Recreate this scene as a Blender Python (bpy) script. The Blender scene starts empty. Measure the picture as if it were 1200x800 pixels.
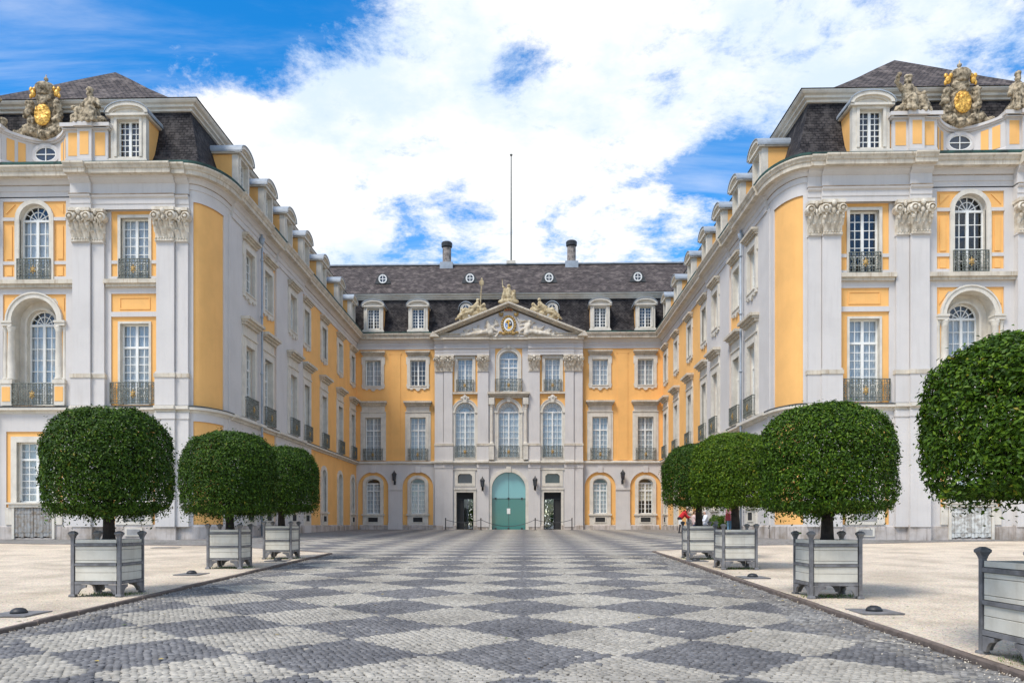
import bpy, bmesh, math, random
import numpy as np
from mathutils import Vector, Matrix
random.seed(7); np.random.seed(7)
S = bpy.context.scene
COL = S.collection
PI = math.pi
# ------------------------------------------------------------------ camera
CAM = (1.30, 0.0, 1.60)
cd = bpy.data.cameras.new('camera'); cam = bpy.data.objects.new('camera', cd); COL.objects.link(cam)
cam.location = CAM; cam.rotation_euler = (PI/2, 0, 0.0269)
cd.sensor_width = 36; cd.lens = 28; cd.shift_x = 0.009; cd.shift_y = 0.1786
cd.clip_start = 0.1; cd.clip_end = 3000
S.camera = cam
# ------------------------------------------------------------------ light
SUN_EL, SUN_AZ = math.radians(55), math.radians(222)      # azimuth clockwise from +Y (north): behind the camera, to the left
S.view_settings.view_transform = 'Standard'; S.view_settings.look = 'None'
S.view_settings.exposure = 0.78; S.view_settings.gamma = 1
sd = bpy.data.lights.new('sun', 'SUN'); sun = bpy.data.objects.new('sun', sd); COL.objects.link(sun)
sd.energy = 2.0; sd.angle = math.radians(18); sd.color = (1.0, 0.95, 0.87)
sdir = Vector((math.sin(SUN_AZ)*math.cos(SUN_EL), math.cos(SUN_AZ)*math.cos(SUN_EL), math.sin(SUN_EL)))
sun.rotation_euler = sdir.to_track_quat('Z', 'Y').to_euler(); sun.location = (-30, -30, 60)

def N(nt, t, **kw):
    n = nt.nodes.new(t)
    for k, v in kw.items():
        if k.startswith('i_'):
            key = k[2:]; n.inputs[int(key) if key.isdigit() else key.replace('_', ' ')].default_value = v
        else: setattr(n, k, v)
    return n
def L(nt, a, b): nt.links.new(a, b)
def math_(nt, op, a, b=None, c=None):
    n = nt.nodes.new('ShaderNodeMath'); n.operation = op
    for i, q in enumerate((a, b, c)):
        if q is None: continue
        if isinstance(q, (int, float)): n.inputs[i].default_value = q
        else: L(nt, q, n.inputs[i])
    return n.outputs[0]
def maprange(nt, v, a, b, c=0, d=1, smooth=True):
    n = nt.nodes.new('ShaderNodeMapRange'); n.interpolation_type = 'SMOOTHSTEP' if smooth else 'LINEAR'
    L(nt, v, n.inputs[0])
    for i, q in enumerate((a, b, c, d)): n.inputs[i+1].default_value = q
    return n.outputs[0]

# ------------------------------------------------------------------ sky
def sky_world():
    w = bpy.data.worlds.new('World'); S.world = w; w.use_nodes = True
    nt = w.node_tree; nt.nodes.clear()
    out = N(nt, 'ShaderNodeOutputWorld')
    sky = N(nt, 'ShaderNodeTexSky'); sky.sky_type = 'NISHITA'; sky.sun_disc = False
    sky.sun_elevation = SUN_EL; sky.sun_rotation = SUN_AZ
    sky.air_density = 1.0; sky.dust_density = 0.3; sky.ozone_density = 3.0
    hsv = N(nt, 'ShaderNodeHueSaturation'); hsv.inputs['Saturation'].default_value = 1.42; hsv.inputs['Value'].default_value = 1.0
    L(nt, sky.outputs[0], hsv.inputs['Color'])
    bg = N(nt, 'ShaderNodeBackground', i_Strength=0.14); L(nt, hsv.outputs[0], bg.inputs[0])
    tc = N(nt, 'ShaderNodeTexCoord'); D = tc.outputs['Generated']
    nrm = N(nt, 'ShaderNodeVectorMath', operation='NORMALIZE'); L(nt, D, nrm.inputs[0]); D = nrm.outputs[0]
    sx = N(nt, 'ShaderNodeSeparateXYZ'); L(nt, D, sx.inputs[0])
    zz = math_(nt, 'ADD', math_(nt, 'MAXIMUM', sx.outputs[2], 0.0), 0.22)
    cx = N(nt, 'ShaderNodeCombineXYZ')
    L(nt, math_(nt, 'DIVIDE', sx.outputs[0], zz), cx.inputs[0]); L(nt, math_(nt, 'DIVIDE', sx.outputs[1], zz), cx.inputs[1])
    n1 = N(nt, 'ShaderNodeTexNoise', i_Scale=1.7, i_Detail=9.0, i_Roughness=0.60, i_Distortion=0.25); L(nt, cx.outputs[0], n1.inputs['Vector'])
    mp = N(nt, 'ShaderNodeMapping'); mp.inputs['Scale'].default_value = (1, 1, 1); mp.inputs['Location'].default_value = (5.2, 1.3, 0)
    L(nt, cx.outputs[0], mp.inputs[0])
    n2 = N(nt, 'ShaderNodeTexNoise', i_Scale=5.5, i_Detail=12.0, i_Roughness=0.70, i_Distortion=0.15); L(nt, mp.outputs[0], n2.inputs['Vector'])
    f = math_(nt, 'ADD', math_(nt, 'MULTIPLY_ADD', n1.outputs[0], 0.85, -0.30), math_(nt, 'MULTIPLY_ADD', n2.outputs[0], 1.25, -0.25))
    # large cloud banks and gaps, given as sky directions (azimuth tangent, elevation tangent), radius, amount
    spots = [(-0.62, 0.64, 0.24, -0.26), (-0.48, 0.67, 0.20, -0.20), (-0.30, 0.645, 0.11, -0.16), (-0.215, 0.61, 0.065, -0.16), (-0.41, 0.50, 0.12, 0.16), (-0.345, 0.445, 0.12, 0.16), (-0.43, 0.545, 0.09, 0.08), (-0.06, 0.36, 0.05, -0.07), (0.06, 0.36, 0.05, -0.07), (-0.16, 0.345, 0.04, -0.05), (0.0, 0.575, 0.045, -0.17),
             (-0.075, 0.405, 0.05, -0.12), (-0.14, 0.375, 0.05, -0.08), (0.235, 0.455, 0.06, -0.20), (0.27, 0.40, 0.10, -0.12), (0.10, 0.405, 0.05, -0.06),
             (0.16, 0.37, 0.07, -0.08), (-0.30, 0.43, 0.03, -0.15), (0.38, 0.585, 0.045, -0.16), (0.44, 0.645, 0.04, -0.14),
             (0.47, 0.62, 0.22, 0.16), (0.30, 0.66, 0.15, 0.10), (-0.03, 0.50, 0.24, 0.15), (-0.18, 0.48, 0.18, 0.12), (0.16, 0.56, 0.22, 0.13), (0.40, 0.54, 0.10, 0.08), (-0.27, 0.50, 0.10, 0.09)]
    for a, e, r, amt in spots:
        v = Vector((a, 1, e)).normalized(); rr = r/(1+a*a+e*e)**0.5
        d = N(nt, 'ShaderNodeVectorMath', operation='DISTANCE'); L(nt, D, d.inputs[0]); d.inputs[1].default_value = v
        f = math_(nt, 'ADD', f, maprange(nt, d.outputs['Value'], rr*1.25, rr*0.2, 0, amt))
    mask = maprange(nt, f, 0.35, 0.66)
    st = N(nt, 'ShaderNodeMapping'); st.inputs['Scale'].default_value = (0.7, 2.6, 1); st.inputs['Rotation'].default_value = (0, 0, 0.25); L(nt, cx.outputs[0], st.inputs[0])
    n4 = N(nt, 'ShaderNodeTexNoise', i_Scale=1.6, i_Detail=7.0, i_Roughness=0.62, i_Distortion=0.6); L(nt, st.outputs[0], n4.inputs['Vector'])
    mask = math_(nt, 'MAXIMUM', mask, maprange(nt, n4.outputs[0], 0.42, 0.78, 0, 0.45))
    n3 = N(nt, 'ShaderNodeTexNoise', i_Scale=2.2, i_Detail=8.0, i_Roughness=0.62); L(nt, mp.outputs[0], n3.inputs['Vector'])
    rmp = N(nt, 'ShaderNodeMix', data_type='RGBA'); L(nt, maprange(nt, n3.outputs[0], 0.36, 0.56), rmp.inputs['Factor'])
    rmp.inputs['A'].default_value = (0.50, 0.59, 0.72, 1); rmp.inputs['B'].default_value = (0.74, 0.74, 0.75, 1)
    cb = N(nt, 'ShaderNodeBackground', i_Strength=0.90); L(nt, rmp.outputs['Result'], cb.inputs[0])
    mx = N(nt, 'ShaderNodeMixShader'); L(nt, mask, mx.inputs[0]); L(nt, bg.outputs[0], mx.inputs[1]); L(nt, cb.outputs[0], mx.inputs[2])
    L(nt, mx.outputs[0], out.inputs[0])
sky_world()

# ------------------------------------------------------------------ mesh helpers
class MB:
    def __init__(s): s.v = []; s.f = []; s.m = []; s.mi = 0
    def poly(s, pts, mi=None):
        b = len(s.v); s.v += [tuple(p) for p in pts]; s.f.append(tuple(range(b, b+len(pts)))); s.m.append(s.mi if mi is None else mi)
    def hexa(s, p, mi=None):     # 8 corners: bottom ring then top ring
        b = len(s.v); s.v += [tuple(q) for q in p]
        for q in ((3,2,1,0),(4,5,6,7),(0,1,5,4),(1,2,6,5),(2,3,7,6),(3,0,4,7)):
            s.f.append(tuple(b+i for i in q)); s.m.append(s.mi if mi is None else mi)
    def box(s, x0, x1, y0, y1, z0, z1, mi=None, fm=None):
        p = [(x0,y0,z0),(x1,y0,z0),(x1,y1,z0),(x0,y1,z0),(x0,y0,z1),(x1,y0,z1),(x1,y1,z1),(x0,y1,z1)]
        s.hexa([fm(*q) for q in p] if fm else p, mi)
    def prism(s, pts, y0, y1, mi=None, fm=None):   # polygon in (x,z) extruded along y
        f = fm or (lambda x, y, z: (x, y, z)); n = len(pts)
        s.poly([f(x, y1, z) for x, z in pts], mi); s.poly([f(x, y0, z) for x, z in reversed(pts)], mi)
        for i in range(n):
            (a, b), (c, d) = pts[i], pts[(i+1) % n]
            s.poly([f(a,y1,b), f(a,y0,b), f(c,y0,d), f(c,y1,d)], mi)
    def strip(s, A, B, mi=None, close=False):       # quads between two polylines
        n = len(A)
        b = len(s.v); s.v += [tuple(p) for p in A] + [tuple(p) for p in B]
        for i in range(n if close else n-1):
            j = (i+1) % n
            s.f.append((b+i, b+j, b+n+j, b+n+i)); s.m.append(s.mi if mi is None else mi)
    def rings(s, rr, mi=None, close=True, cap=True):
        n = len(rr[0]); b = len(s.v)
        for r in rr: s.v += [tuple(p) for p in r]
        for k in range(len(rr)-1):
            for i in range(n if close else n-1):
                j = (i+1) % n
                s.f.append((b+k*n+i, b+k*n+j, b+(k+1)*n+j, b+(k+1)*n+i)); s.m.append(s.mi if mi is None else mi)
        if cap and close:
            s.f.append(tuple(b+i for i in reversed(range(n)))); s.m.append(s.mi if mi is None else mi)
            s.f.append(tuple(b+(len(rr)-1)*n+i for i in range(n))); s.m.append(s.mi if mi is None else mi)
    def lathe(s, prof, c=(0,0,0), n=12, mi=None, sx=1, sy=1):
        s.rings([[(c[0]+r*sx*math.cos(2*PI*i/n), c[1]+r*sy*math.sin(2*PI*i/n), c[2]+z) for i in range(n)] for r, z in prof], mi)
    def tube(s, pts, r, n=6, mi=None):
        pts = [Vector(p) for p in pts]; rr = []
        rs = r if isinstance(r, (list, tuple)) else [r]*len(pts)
        for i, p in enumerate(pts):
            t = (pts[min(i+1, len(pts)-1)]-pts[max(i-1, 0)]).normalized()
            a = t.orthogonal().normalized() if i == 0 else (a - t*a.dot(t)).normalized()
            b = t.cross(a)
            rr.append([p + (a*math.cos(2*PI*k/n)+b*math.sin(2*PI*k/n))*rs[i] for k in range(n)])
        s.rings(rr, mi)
    def sphere(s, c, r, n=8, m=6, mi=None):
        rx, ry, rz = (r, r, r) if isinstance(r, (int, float)) else r
        rr = []
        for k in range(m+1):
            a = PI*(k/m)-PI/2; q = max(math.cos(a), 0.02)
            rr.append([(c[0]+rx*q*math.cos(2*PI*i/n), c[1]+ry*q*math.sin(2*PI*i/n), c[2]+rz*math.sin(a)) for i in range(n)])
        s.rings(rr, mi)
    def capsule(s, a, b, ra, rb, n=8, mi=None):
        a, b = Vector(a), Vector(b); t = (b-a); l = t.length
        t = t.normalized() if l > 1e-6 else Vector((0,0,1)); u = t.orthogonal().normalized(); w = t.cross(u); rr = []
        prof = [(-ra*.97, ra*.25), (-ra*.7, ra*.72), (0, ra), (l, rb), (l+rb*.7, rb*.72), (l+rb*.97, rb*.25)]
        for h, r in prof:
            rr.append([a+t*h+(u*math.cos(2*PI*i/n)+w*math.sin(2*PI*i/n))*r for i in range(n)])
        s.rings(rr, mi)
    def mesh(s, name, mats, smooth=False, off=(0,0,0)):
        me = bpy.data.meshes.new(name)
        v = s.v if off == (0,0,0) else [(x-off[0], y-off[1], z-off[2]) for x, y, z in s.v]
        me.from_pydata(v, [], s.f)
        for m in (mats if isinstance(mats, (list, tuple)) else [mats]): me.materials.append(m)
        me.polygons.foreach_set('material_index', s.m)
        if smooth: me.polygons.foreach_set('use_smooth', [True]*len(s.f))
        me.update(); return me
    def build_each(s, name, mats, parent=None, smooth=False):
        # one object for each connected piece
        key = [tuple(round(c, 3) for c in p) for p in s.v]; par = {}
        def find(k):
            while par.setdefault(k, k) != k: par[k] = par[par[k]]; k = par[k]
            return k
        for f in s.f:
            a = find(key[f[0]])
            for i in f[1:]:
                b = find(key[i])
                if a != b: par[b] = a
        groups = {}
        for fi, f in enumerate(s.f): groups.setdefault(find(key[f[0]]), []).append(fi)
        out = []
        for g in groups.values():
            m = MB(); ix = {}
            for fi in g:
                q = []
                for i in s.f[fi]:
                    if i not in ix: ix[i] = len(m.v); m.v.append(s.v[i])
                    q.append(ix[i])
                m.f.append(tuple(q)); m.m.append(s.m[fi])
            out.append(m.build(name, mats, parent, smooth))
        return out
    def build(s, name, mats, parent=None, smooth=False, M=None):
        # vertices are world coordinates unless M (world matrix of the new object) is given
        me = s.mesh(name, mats, smooth)
        return link(name, me, parent, M)
WM = {}
def link(name, me, parent=None, M=None):
    o = bpy.data.objects.new(name, me); COL.objects.link(o)
    M = M or Matrix.Identity(4); WM[o] = M
    if parent is not None:
        o.parent = parent; o.matrix_local = WM[parent].inverted() @ M
    else: o.matrix_local = M
    return o
def root(name, loc, label, cat, group=None):
    o = bpy.data.objects.new(name, None); COL.objects.link(o); o.location = loc; o.empty_display_size = 0.3
    WM[o] = Matrix.Translation(loc); tag(o, label, cat, group); return o
def tag(o, label=None, cat=None, group=None, kind=None):
    for k, v in (('label', label), ('category', cat), ('group', group), ('kind', kind)):
        if v: o[k] = v
    return o
def frame(P, Nv):
    Nv = Vector(Nv).normalized(); Z = Vector((0,0,1)); U = Nv.cross(Z)
    M = Matrix.Identity(4)
    for i in range(3): M[i][0] = U[i]; M[i][1] = Nv[i]; M[i][2] = Z[i]; M[i][3] = P[i]
    return M
T = Matrix.Translation
def copy_tree(o, M, parent=None):
    def rec(src, par, Mw):
        c = src.copy(); COL.objects.link(c); WM[c] = Mw
        if par is not None: c.parent = par; c.matrix_local = WM[par].inverted() @ Mw
        else: c.matrix_local = Mw
        for ch in KIDS.get(src, []): rec(ch, c, Mw @ (WM[src].inverted() @ WM[ch]))
        return c
    return rec(o, parent, M)
KIDS = {}
def index_kids(o):
    KIDS[o] = list(o.children)
    for c in o.children: index_kids(c)

# ------------------------------------------------------------------ materials
def mat(name, col, rough=0.8, var=0.12, scale=3.0, bump=0.0, bscale=40.0, col2=None, streak=0.0, streakcol=(0.25,0.2,0.15), metal=0.0, spec=0.5, obj=False, island=0.0, speck=0.0, speckscale=70.0):
    m = bpy.data.materials.new(name); m.use_nodes = True; nt = m.node_tree
    p = nt.nodes['Principled BSDF']; p.inputs['Roughness'].default_value = rough; p.inputs['Metallic'].default_value = metal
    p.inputs['Specular IOR Level'].default_value = spec
    if obj: pos = N(nt, 'ShaderNodeTexCoord').outputs['Object']
    else: pos = N(nt, 'ShaderNodeNewGeometry').outputs['Position']
    n = N(nt, 'ShaderNodeTexNoise', i_Scale=scale, i_Detail=5.0, i_Roughness=0.6); L(nt, pos, n.inputs['Vector'])
    c2 = col2 or tuple(max(0, q*(1-var*2.2)) for q in col); c1 = tuple(min(1, q*(1+var)) for q in col)
    mx = N(nt, 'ShaderNodeMix', data_type='RGBA'); mx.inputs['A'].default_value = (*c1, 1); mx.inputs['B'].default_value = (*c2, 1)
    L(nt, maprange(nt, n.outputs[0], 0.35, 0.72), mx.inputs['Factor']); c = mx.outputs['Result']
    if streak:
        mp = N(nt, 'ShaderNodeMapping'); mp.inputs['Scale'].default_value = (4.5, 4.5, 0.30); L(nt, pos, mp.inputs[0])
        n2 = N(nt, 'ShaderNodeTexNoise', i_Scale=1.6, i_Detail=6.0, i_Roughness=0.7); L(nt, mp.outputs[0], n2.inputs['Vector'])
        m2 = N(nt, 'ShaderNodeMix', data_type='RGBA'); L(nt, c, m2.inputs['A']); m2.inputs['B'].default_value = (*streakcol, 1)
        L(nt, maprange(nt, n2.outputs[0], 0.48, 0.72, 0, streak), m2.inputs['Factor']); c = m2.outputs['Result']
    if speck:
        n5 = N(nt, 'ShaderNodeTexVoronoi', i_Scale=speckscale); L(nt, pos, n5.inputs['Vector'])
        h5 = N(nt, 'ShaderNodeHueSaturation'); h5.inputs['Saturation'].default_value = 0.25; h5.inputs['Value'].default_value = 1.35; L(nt, n5.outputs['Color'], h5.inputs['Color'])
        m5 = N(nt, 'ShaderNodeMix', data_type='RGBA', blend_type='MULTIPLY'); m5.inputs['Factor'].default_value = speck; L(nt, c, m5.inputs['A']); L(nt, h5.outputs[0], m5.inputs['B']); c = m5.outputs['Result']
    if island:
        g = N(nt, 'ShaderNodeNewGeometry'); h = N(nt, 'ShaderNodeHueSaturation'); L(nt, c, h.inputs['Color'])
        L(nt, maprange(nt, g.outputs['Random Per Island'], 0, 1, 1-island, 1+island, False), h.inputs['Value']); c = h.outputs[0]
    L(nt, c, p.inputs['Base Color'])
    if bump:
        n3 = N(nt, 'ShaderNodeTexNoise', i_Scale=bscale, i_Detail=4.0); L(nt, pos, n3.inputs['Vector'])
        b = N(nt, 'ShaderNodeBump', i_Strength=bump, i_Distance=0.02); L(nt, n3.outputs[0], b.inputs['Height']); L(nt, b.outputs[0], p.inputs['Normal'])
    return m
M_ORANGE = mat('ochre_plaster', (0.87, 0.475, 0.155), 0.9, 0.03, 0.9, 0.15, 25, streak=0.22, streakcol=(0.75, 0.37, 0.09))
M_GREY = mat('lilac_plaster', (0.615, 0.58, 0.545), 0.9, 0.03, 0.6, 0.15, 25, streak=0.32, streakcol=(0.49, 0.45, 0.41))
M_STONE = mat('cream_stone', (0.66, 0.61, 0.52), 0.85, 0.06, 2.0, 0.2, 30, streak=0.3, streakcol=(0.47, 0.38, 0.27))
M_CORN = mat('weathered_cornice', (0.60, 0.535, 0.43), 0.9, 0.10, 1.5, 0.3, 20, streak=0.7, streakcol=(0.33, 0.235, 0.14))
M_PLINTH = mat('stained_plinth', (0.50, 0.45, 0.41), 0.9, 0.1, 1.2, 0.3, 20, col2=(0.30, 0.25, 0.20), streak=0.7, streakcol=(0.17, 0.13, 0.10))
M_WHITE = mat('white_paint', (0.80, 0.79, 0.74), 0.5, 0.03)
M_DRIP = mat('stained_drip_edge', (0.20, 0.14, 0.085), 0.9, 0.2, 2.5, col2=(0.40, 0.33, 0.25))
M_LEAD = mat('lead_sheet', (0.33, 0.37, 0.41), 0.5, 0.1, 2.0, spec=0.5)
M_COPPER = mat('green_copper', (0.025, 0.075, 0.06), 0.7, 0.3, 2.0, col2=(0.012, 0.018, 0.016))
M_IRON = mat('wrought_iron', (0.15, 0.16, 0.135), 0.6, 0.2, 9, spec=0.4)
M_DULLGOLD = mat('dull_gilding', (0.42, 0.27, 0.09), 0.6, 0.2, 9, metal=0.2)
M_GOLD = mat('gilding', (0.80, 0.46, 0.09), 0.45, 0.2, 11, col2=(0.30, 0.14, 0.02), metal=0.35)
M_STATUE = mat('lichen_stone', (0.46, 0.375, 0.255), 0.95, 0.2, 5.0, 0.8, 14, col2=(0.04, 0.030, 0.016), streak=0.85, streakcol=(0.085, 0.06, 0.028), obj=False)
M_WSTATUE = mat('ochre_stone', (0.52, 0.43, 0.27), 0.9, 0.15, 4.0, 0.5, 14, col2=(0.26, 0.18, 0.08))
M_RELIEF = mat('relief_stucco', (0.66, 0.60, 0.50), 0.9, 0.1, 3.0, 0.3, 14, col2=(0.46, 0.39, 0.29))
M_DARK = mat('dark_interior', (0.03, 0.03, 0.03), 0.9, 0.05)
M_BLACK = mat('black_metal', (0.025, 0.025, 0.027), 0.5, 0.1)
M_BLIND = mat('roller_blind', (0.58, 0.52, 0.40), 0.9, 0.05)
M_TEALD = bpy.data.materials.new('dark_reflection_teal_glass'); M_TEALD.use_nodes = True
_q = M_TEALD.node_tree.nodes['Principled BSDF']; _q.inputs['Base Color'].default_value = (0.035, 0.19, 0.175, 1); _q.inputs['Roughness'].default_value = 0.06; _q.inputs['Specular IOR Level'].default_value = 0.7  # darker teal paints the dark reflection in the lower door glass
M_CURT = mat('net_curtain', (0.47, 0.505, 0.525), 0.95, 0.05)
def slate(name, c1, c2, c3):
    m = bpy.data.materials.new(name); m.use_nodes = True; nt = m.node_tree; p = nt.nodes['Principled BSDF']
    p.inputs['Roughness'].default_value = 0.8; p.inputs['Specular IOR Level'].default_value = 0.2
    g = N(nt, 'ShaderNodeNewGeometry'); s = N(nt, 'ShaderNodeSeparateXYZ'); L(nt, g.outputs['Position'], s.inputs[0])
    sn = N(nt, 'ShaderNodeSeparateXYZ'); L(nt, g.outputs['True Normal'], sn.inputs[0])
    side = math_(nt, 'GREATER_THAN', math_(nt, 'ABSOLUTE', sn.outputs[0]), math_(nt, 'ABSOLUTE', sn.outputs[1]))
    u = math_(nt, 'ADD', math_(nt, 'MULTIPLY', s.outputs[1], side), math_(nt, 'MULTIPLY', s.outputs[0], math_(nt, 'SUBTRACT', 1.0, side)))
    cb = N(nt, 'ShaderNodeCombineXYZ'); L(nt, u, cb.inputs[0]); L(nt, math_(nt, 'MULTIPLY', s.outputs[2], 1.35), cb.inputs[1])
    br = N(nt, 'ShaderNodeTexBrick', i_Scale=1.0); br.inputs['Brick Width'].default_value = 0.24; br.inputs['Row Height'].default_value = 0.18
    br.inputs['Mortar Size'].default_value = 0.020; br.inputs['Color1'].default_value = (*c1, 1); br.inputs['Color2'].default_value = (*c2, 1); br.inputs['Mortar'].default_value = (0.008, 0.008, 0.01, 1)
    L(nt, cb.outputs[0], br.inputs['Vector'])
    n = N(nt, 'ShaderNodeTexNoise', i_Scale=1.6, i_Detail=9.0, i_Roughness=0.75); L(nt, g.outputs['Position'], n.inputs['Vector'])
    mx = N(nt, 'ShaderNodeMix', data_type='RGBA'); L(nt, br.outputs['Color'], mx.inputs['A']); mx.inputs['B'].default_value = (*c3, 1)
    L(nt, maprange(nt, n.outputs[0], 0.46, 0.66, 0, 0.85), mx.inputs['Factor']); L(nt, mx.outputs['Result'], p.inputs['Base Color'])
    row = math_(nt, 'FRACT', math_(nt, 'DIVIDE', math_(nt, 'MULTIPLY', s.outputs[2], 1.35), 0.18))
    b = N(nt, 'ShaderNodeBump', i_Strength=0.8, i_Distance=0.03)
    L(nt, math_(nt, 'SUBTRACT', math_(nt, 'SUBTRACT', 1.0, row), br.outputs['Fac']), b.inputs['Height']); L(nt, b.outputs[0], p.inputs['Normal'])
    return m
M_SLATE = slate('upper_slate', (0.055, 0.043, 0.039), (0.125, 0.100, 0.090), (0.21, 0.172, 0.152))
M_SLATED = slate('mansard_slate', (0.015, 0.013, 0.014), (0.050, 0.044, 0.044), (0.090, 0.080, 0.076))
def glass_mat(name, tint, refl):
    m = bpy.data.materials.new(name); m.use_nodes = True; nt = m.node_tree; nt.nodes.clear()
    out = N(nt, 'ShaderNodeOutputMaterial'); tr = N(nt, 'ShaderNodeBsdfTransparent'); tr.inputs[0].default_value = (*tint, 1)
    gl = N(nt, 'ShaderNodeBsdfGlossy'); gl.inputs['Roughness'].default_value = 0.03; gl.inputs[0].default_value = (0.86, 0.93, 1.0, 1)
    gi = N(nt, 'ShaderNodeNewGeometry'); dt = N(nt, 'ShaderNodeVectorMath', operation='DOT_PRODUCT'); L(nt, gi.outputs['Incoming'], dt.inputs[0]); L(nt, gi.outputs['True Normal'], dt.inputs[1])
    sch = math_(nt, 'MULTIPLY', math_(nt, 'POWER', math_(nt, 'SUBTRACT', 1.0, math_(nt, 'ABSOLUTE', dt.outputs['Value'])), 5.0), 0.9)
    n = N(nt, 'ShaderNodeTexNoise', i_Scale=2.2, i_Detail=2.0); g = N(nt, 'ShaderNodeNewGeometry'); L(nt, g.outputs['Position'], n.inputs['Vector'])
    b = N(nt, 'ShaderNodeBump', i_Strength=0.12, i_Distance=0.02); L(nt, n.outputs[0], b.inputs['Height']); L(nt, b.outputs[0], gl.inputs['Normal'])
    fac = math_(nt, 'MINIMUM', math_(nt, 'ADD', sch, refl), 1.0)
    mx = N(nt, 'ShaderNodeMixShader'); L(nt, fac, mx.inputs[0]); L(nt, tr.outputs[0], mx.inputs[1]); L(nt, gl.outputs[0], mx.inputs[2])
    L(nt, mx.outputs[0], out.inputs[0]); return m
M_GLASS = glass_mat('window_glass', (0.95, 0.97, 0.975), 0.075)
M_TEAL = bpy.data.materials.new('sky_reflection_teal_glass'); M_TEAL.use_nodes = True
_p = M_TEAL.node_tree.nodes['Principled BSDF']; _p.inputs['Base Color'].default_value = (0.16, 0.40, 0.42, 1); _p.inputs['Roughness'].default_value = 0.06; _p.inputs['Specular IOR Level'].default_value = 0.9  # paler teal paints the sky reflection in the upper door glass

# ------------------------------------------------------------------ terrain height
def gz(X, Y):
    X = np.asarray(X, float); Y = np.asarray(Y, float)
    zc = np.interp(Y, [-40, 0, 25, 67, 80, 200], [-0.1, 0, 0.52, 1.19, 1.25, 1.25])
    a = np.interp(Y, [25, 33.5, 35.5, 38, 67], [0, 0.08, 0.26, 0.24, 0])
    s = np.clip((np.abs(X)-5)/6, 0, 1); return zc + a*s*s*(3-2*s)
def gzf(x, y): return float(gz(x, y))
# ------------------------------------------------------------------ facade helpers
def wall(mb, fm, u0, u1, z0, z1, holes=(), d=0.0, depth=0.35, mi=None, rev=None):
    us = sorted({u0, u1} | {q for h in holes for q in h[:2] if u0 < q < u1}); zs = sorted({z0, z1} | {q for h in holes for q in h[2:4] if z0 < q < z1})
    for a, b in zip(us, us[1:]):
        for c, e in zip(zs, zs[1:]):
            mu, mz = (a+b)/2, (c+e)/2
            if any(h[0] < mu < h[1] and h[2] < mz < h[3] for h in holes): continue
            mb.poly([fm(a,d,c), fm(b,d,c), fm(b,d,e), fm(a,d,e)], mi)
    rm = mi
    if rev is not None: mi = rev
    for a, b, c, e in [h[:4] for h in holes]:
        D = d-depth
        mb.poly([fm(a,d,c), fm(a,D,c), fm(a,D,e), fm(a,d,e)], mi); mb.poly([fm(b,d,c), fm(b,D,c), fm(b,D,e), fm(b,d,e)], mi)
        mb.poly([fm(a,d,e), fm(a,D,e), fm(b,D,e), fm(b,d,e)], mi); mb.poly([fm(a,d,c), fm(a,D,c), fm(b,D,c), fm(b,d,c)], mi)
def slab_edges(mb, fm, u0, u1, z0, z1, d0, d1, mi=None):
    mb.poly([fm(u0,d0,z0), fm(u0,d1,z0), fm(u0,d1,z1), fm(u0,d0,z1)], mi); mb.poly([fm(u1,d0,z0), fm(u1,d1,z0), fm(u1,d1,z1), fm(u1,d0,z1)], mi)
def arc(r, h, n=14, c=0.0, z=0.0): return [(c-r*math.cos(PI*i/n), z+h*math.sin(PI*i/n)) for i in range(n+1)]
def arch_fill(mb, fm, uc, r, zs, h, ztop, d, depth, mi=None, n=14, R=None, rev=None):
    R = R or r; A = arc(r, h, n, uc, zs); B = [(uc-R + 2*R*i/n, ztop) for i in range(n+1)]
    mb.strip([fm(u,d,z) for u, z in A], [fm(u,d,z) for u, z in B], mi)
    mb.strip([fm(u,d,z) for u, z in A], [fm(u,d-depth,z) for u, z in A], mi if rev is None else rev)
def outline(w, h, ah, n=12, o=0.0, zb=0.0):
    if ah > 0: return [(-w/2-o, zb)] + arc(w/2+o, ah+o, n, 0, h) + [(w/2+o, zb)]
    return [(-w/2-o, zb), (-w/2-o, h+o), (w/2+o, h+o), (w/2+o, zb)]
def ring(mb, A, B, d0, d1, mi=None, fm=None):
    f = fm or (lambda x, y, z: (x, y, z))
    P = lambda pts, d: [f(x, d, z) for x, z in pts]
    mb.strip(P(A, d1), P(B, d1), mi); mb.strip(P(A, d0), P(A, d1), mi); mb.strip(P(B, d1), P(B, d0), mi)
def extr(mb, fm, prof, u0, u1, d0=0.0, mi=None):
    A = [fm(u0, d+d0, z) for d, z in prof]; B = [fm(u1, d+d0, z) for d, z in prof]
    mb.strip(A, B, mi)
    zb, zt = prof[0][1], prof[-1][1]
    mb.poly(A+[fm(u0, -0.02, zt), fm(u0, -0.02, zb)], mi); mb.poly(B+[fm(u1, -0.02, zt), fm(u1, -0.02, zb)], mi)
def sweep(mb, pathf, prof, mi=None, s=1):
    rr = [[(s*x, y, z) for x, y in pathf(d)] for d, z in prof]
    for a, b in zip(rr, rr[1:]): mb.strip(a, b, mi)

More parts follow.
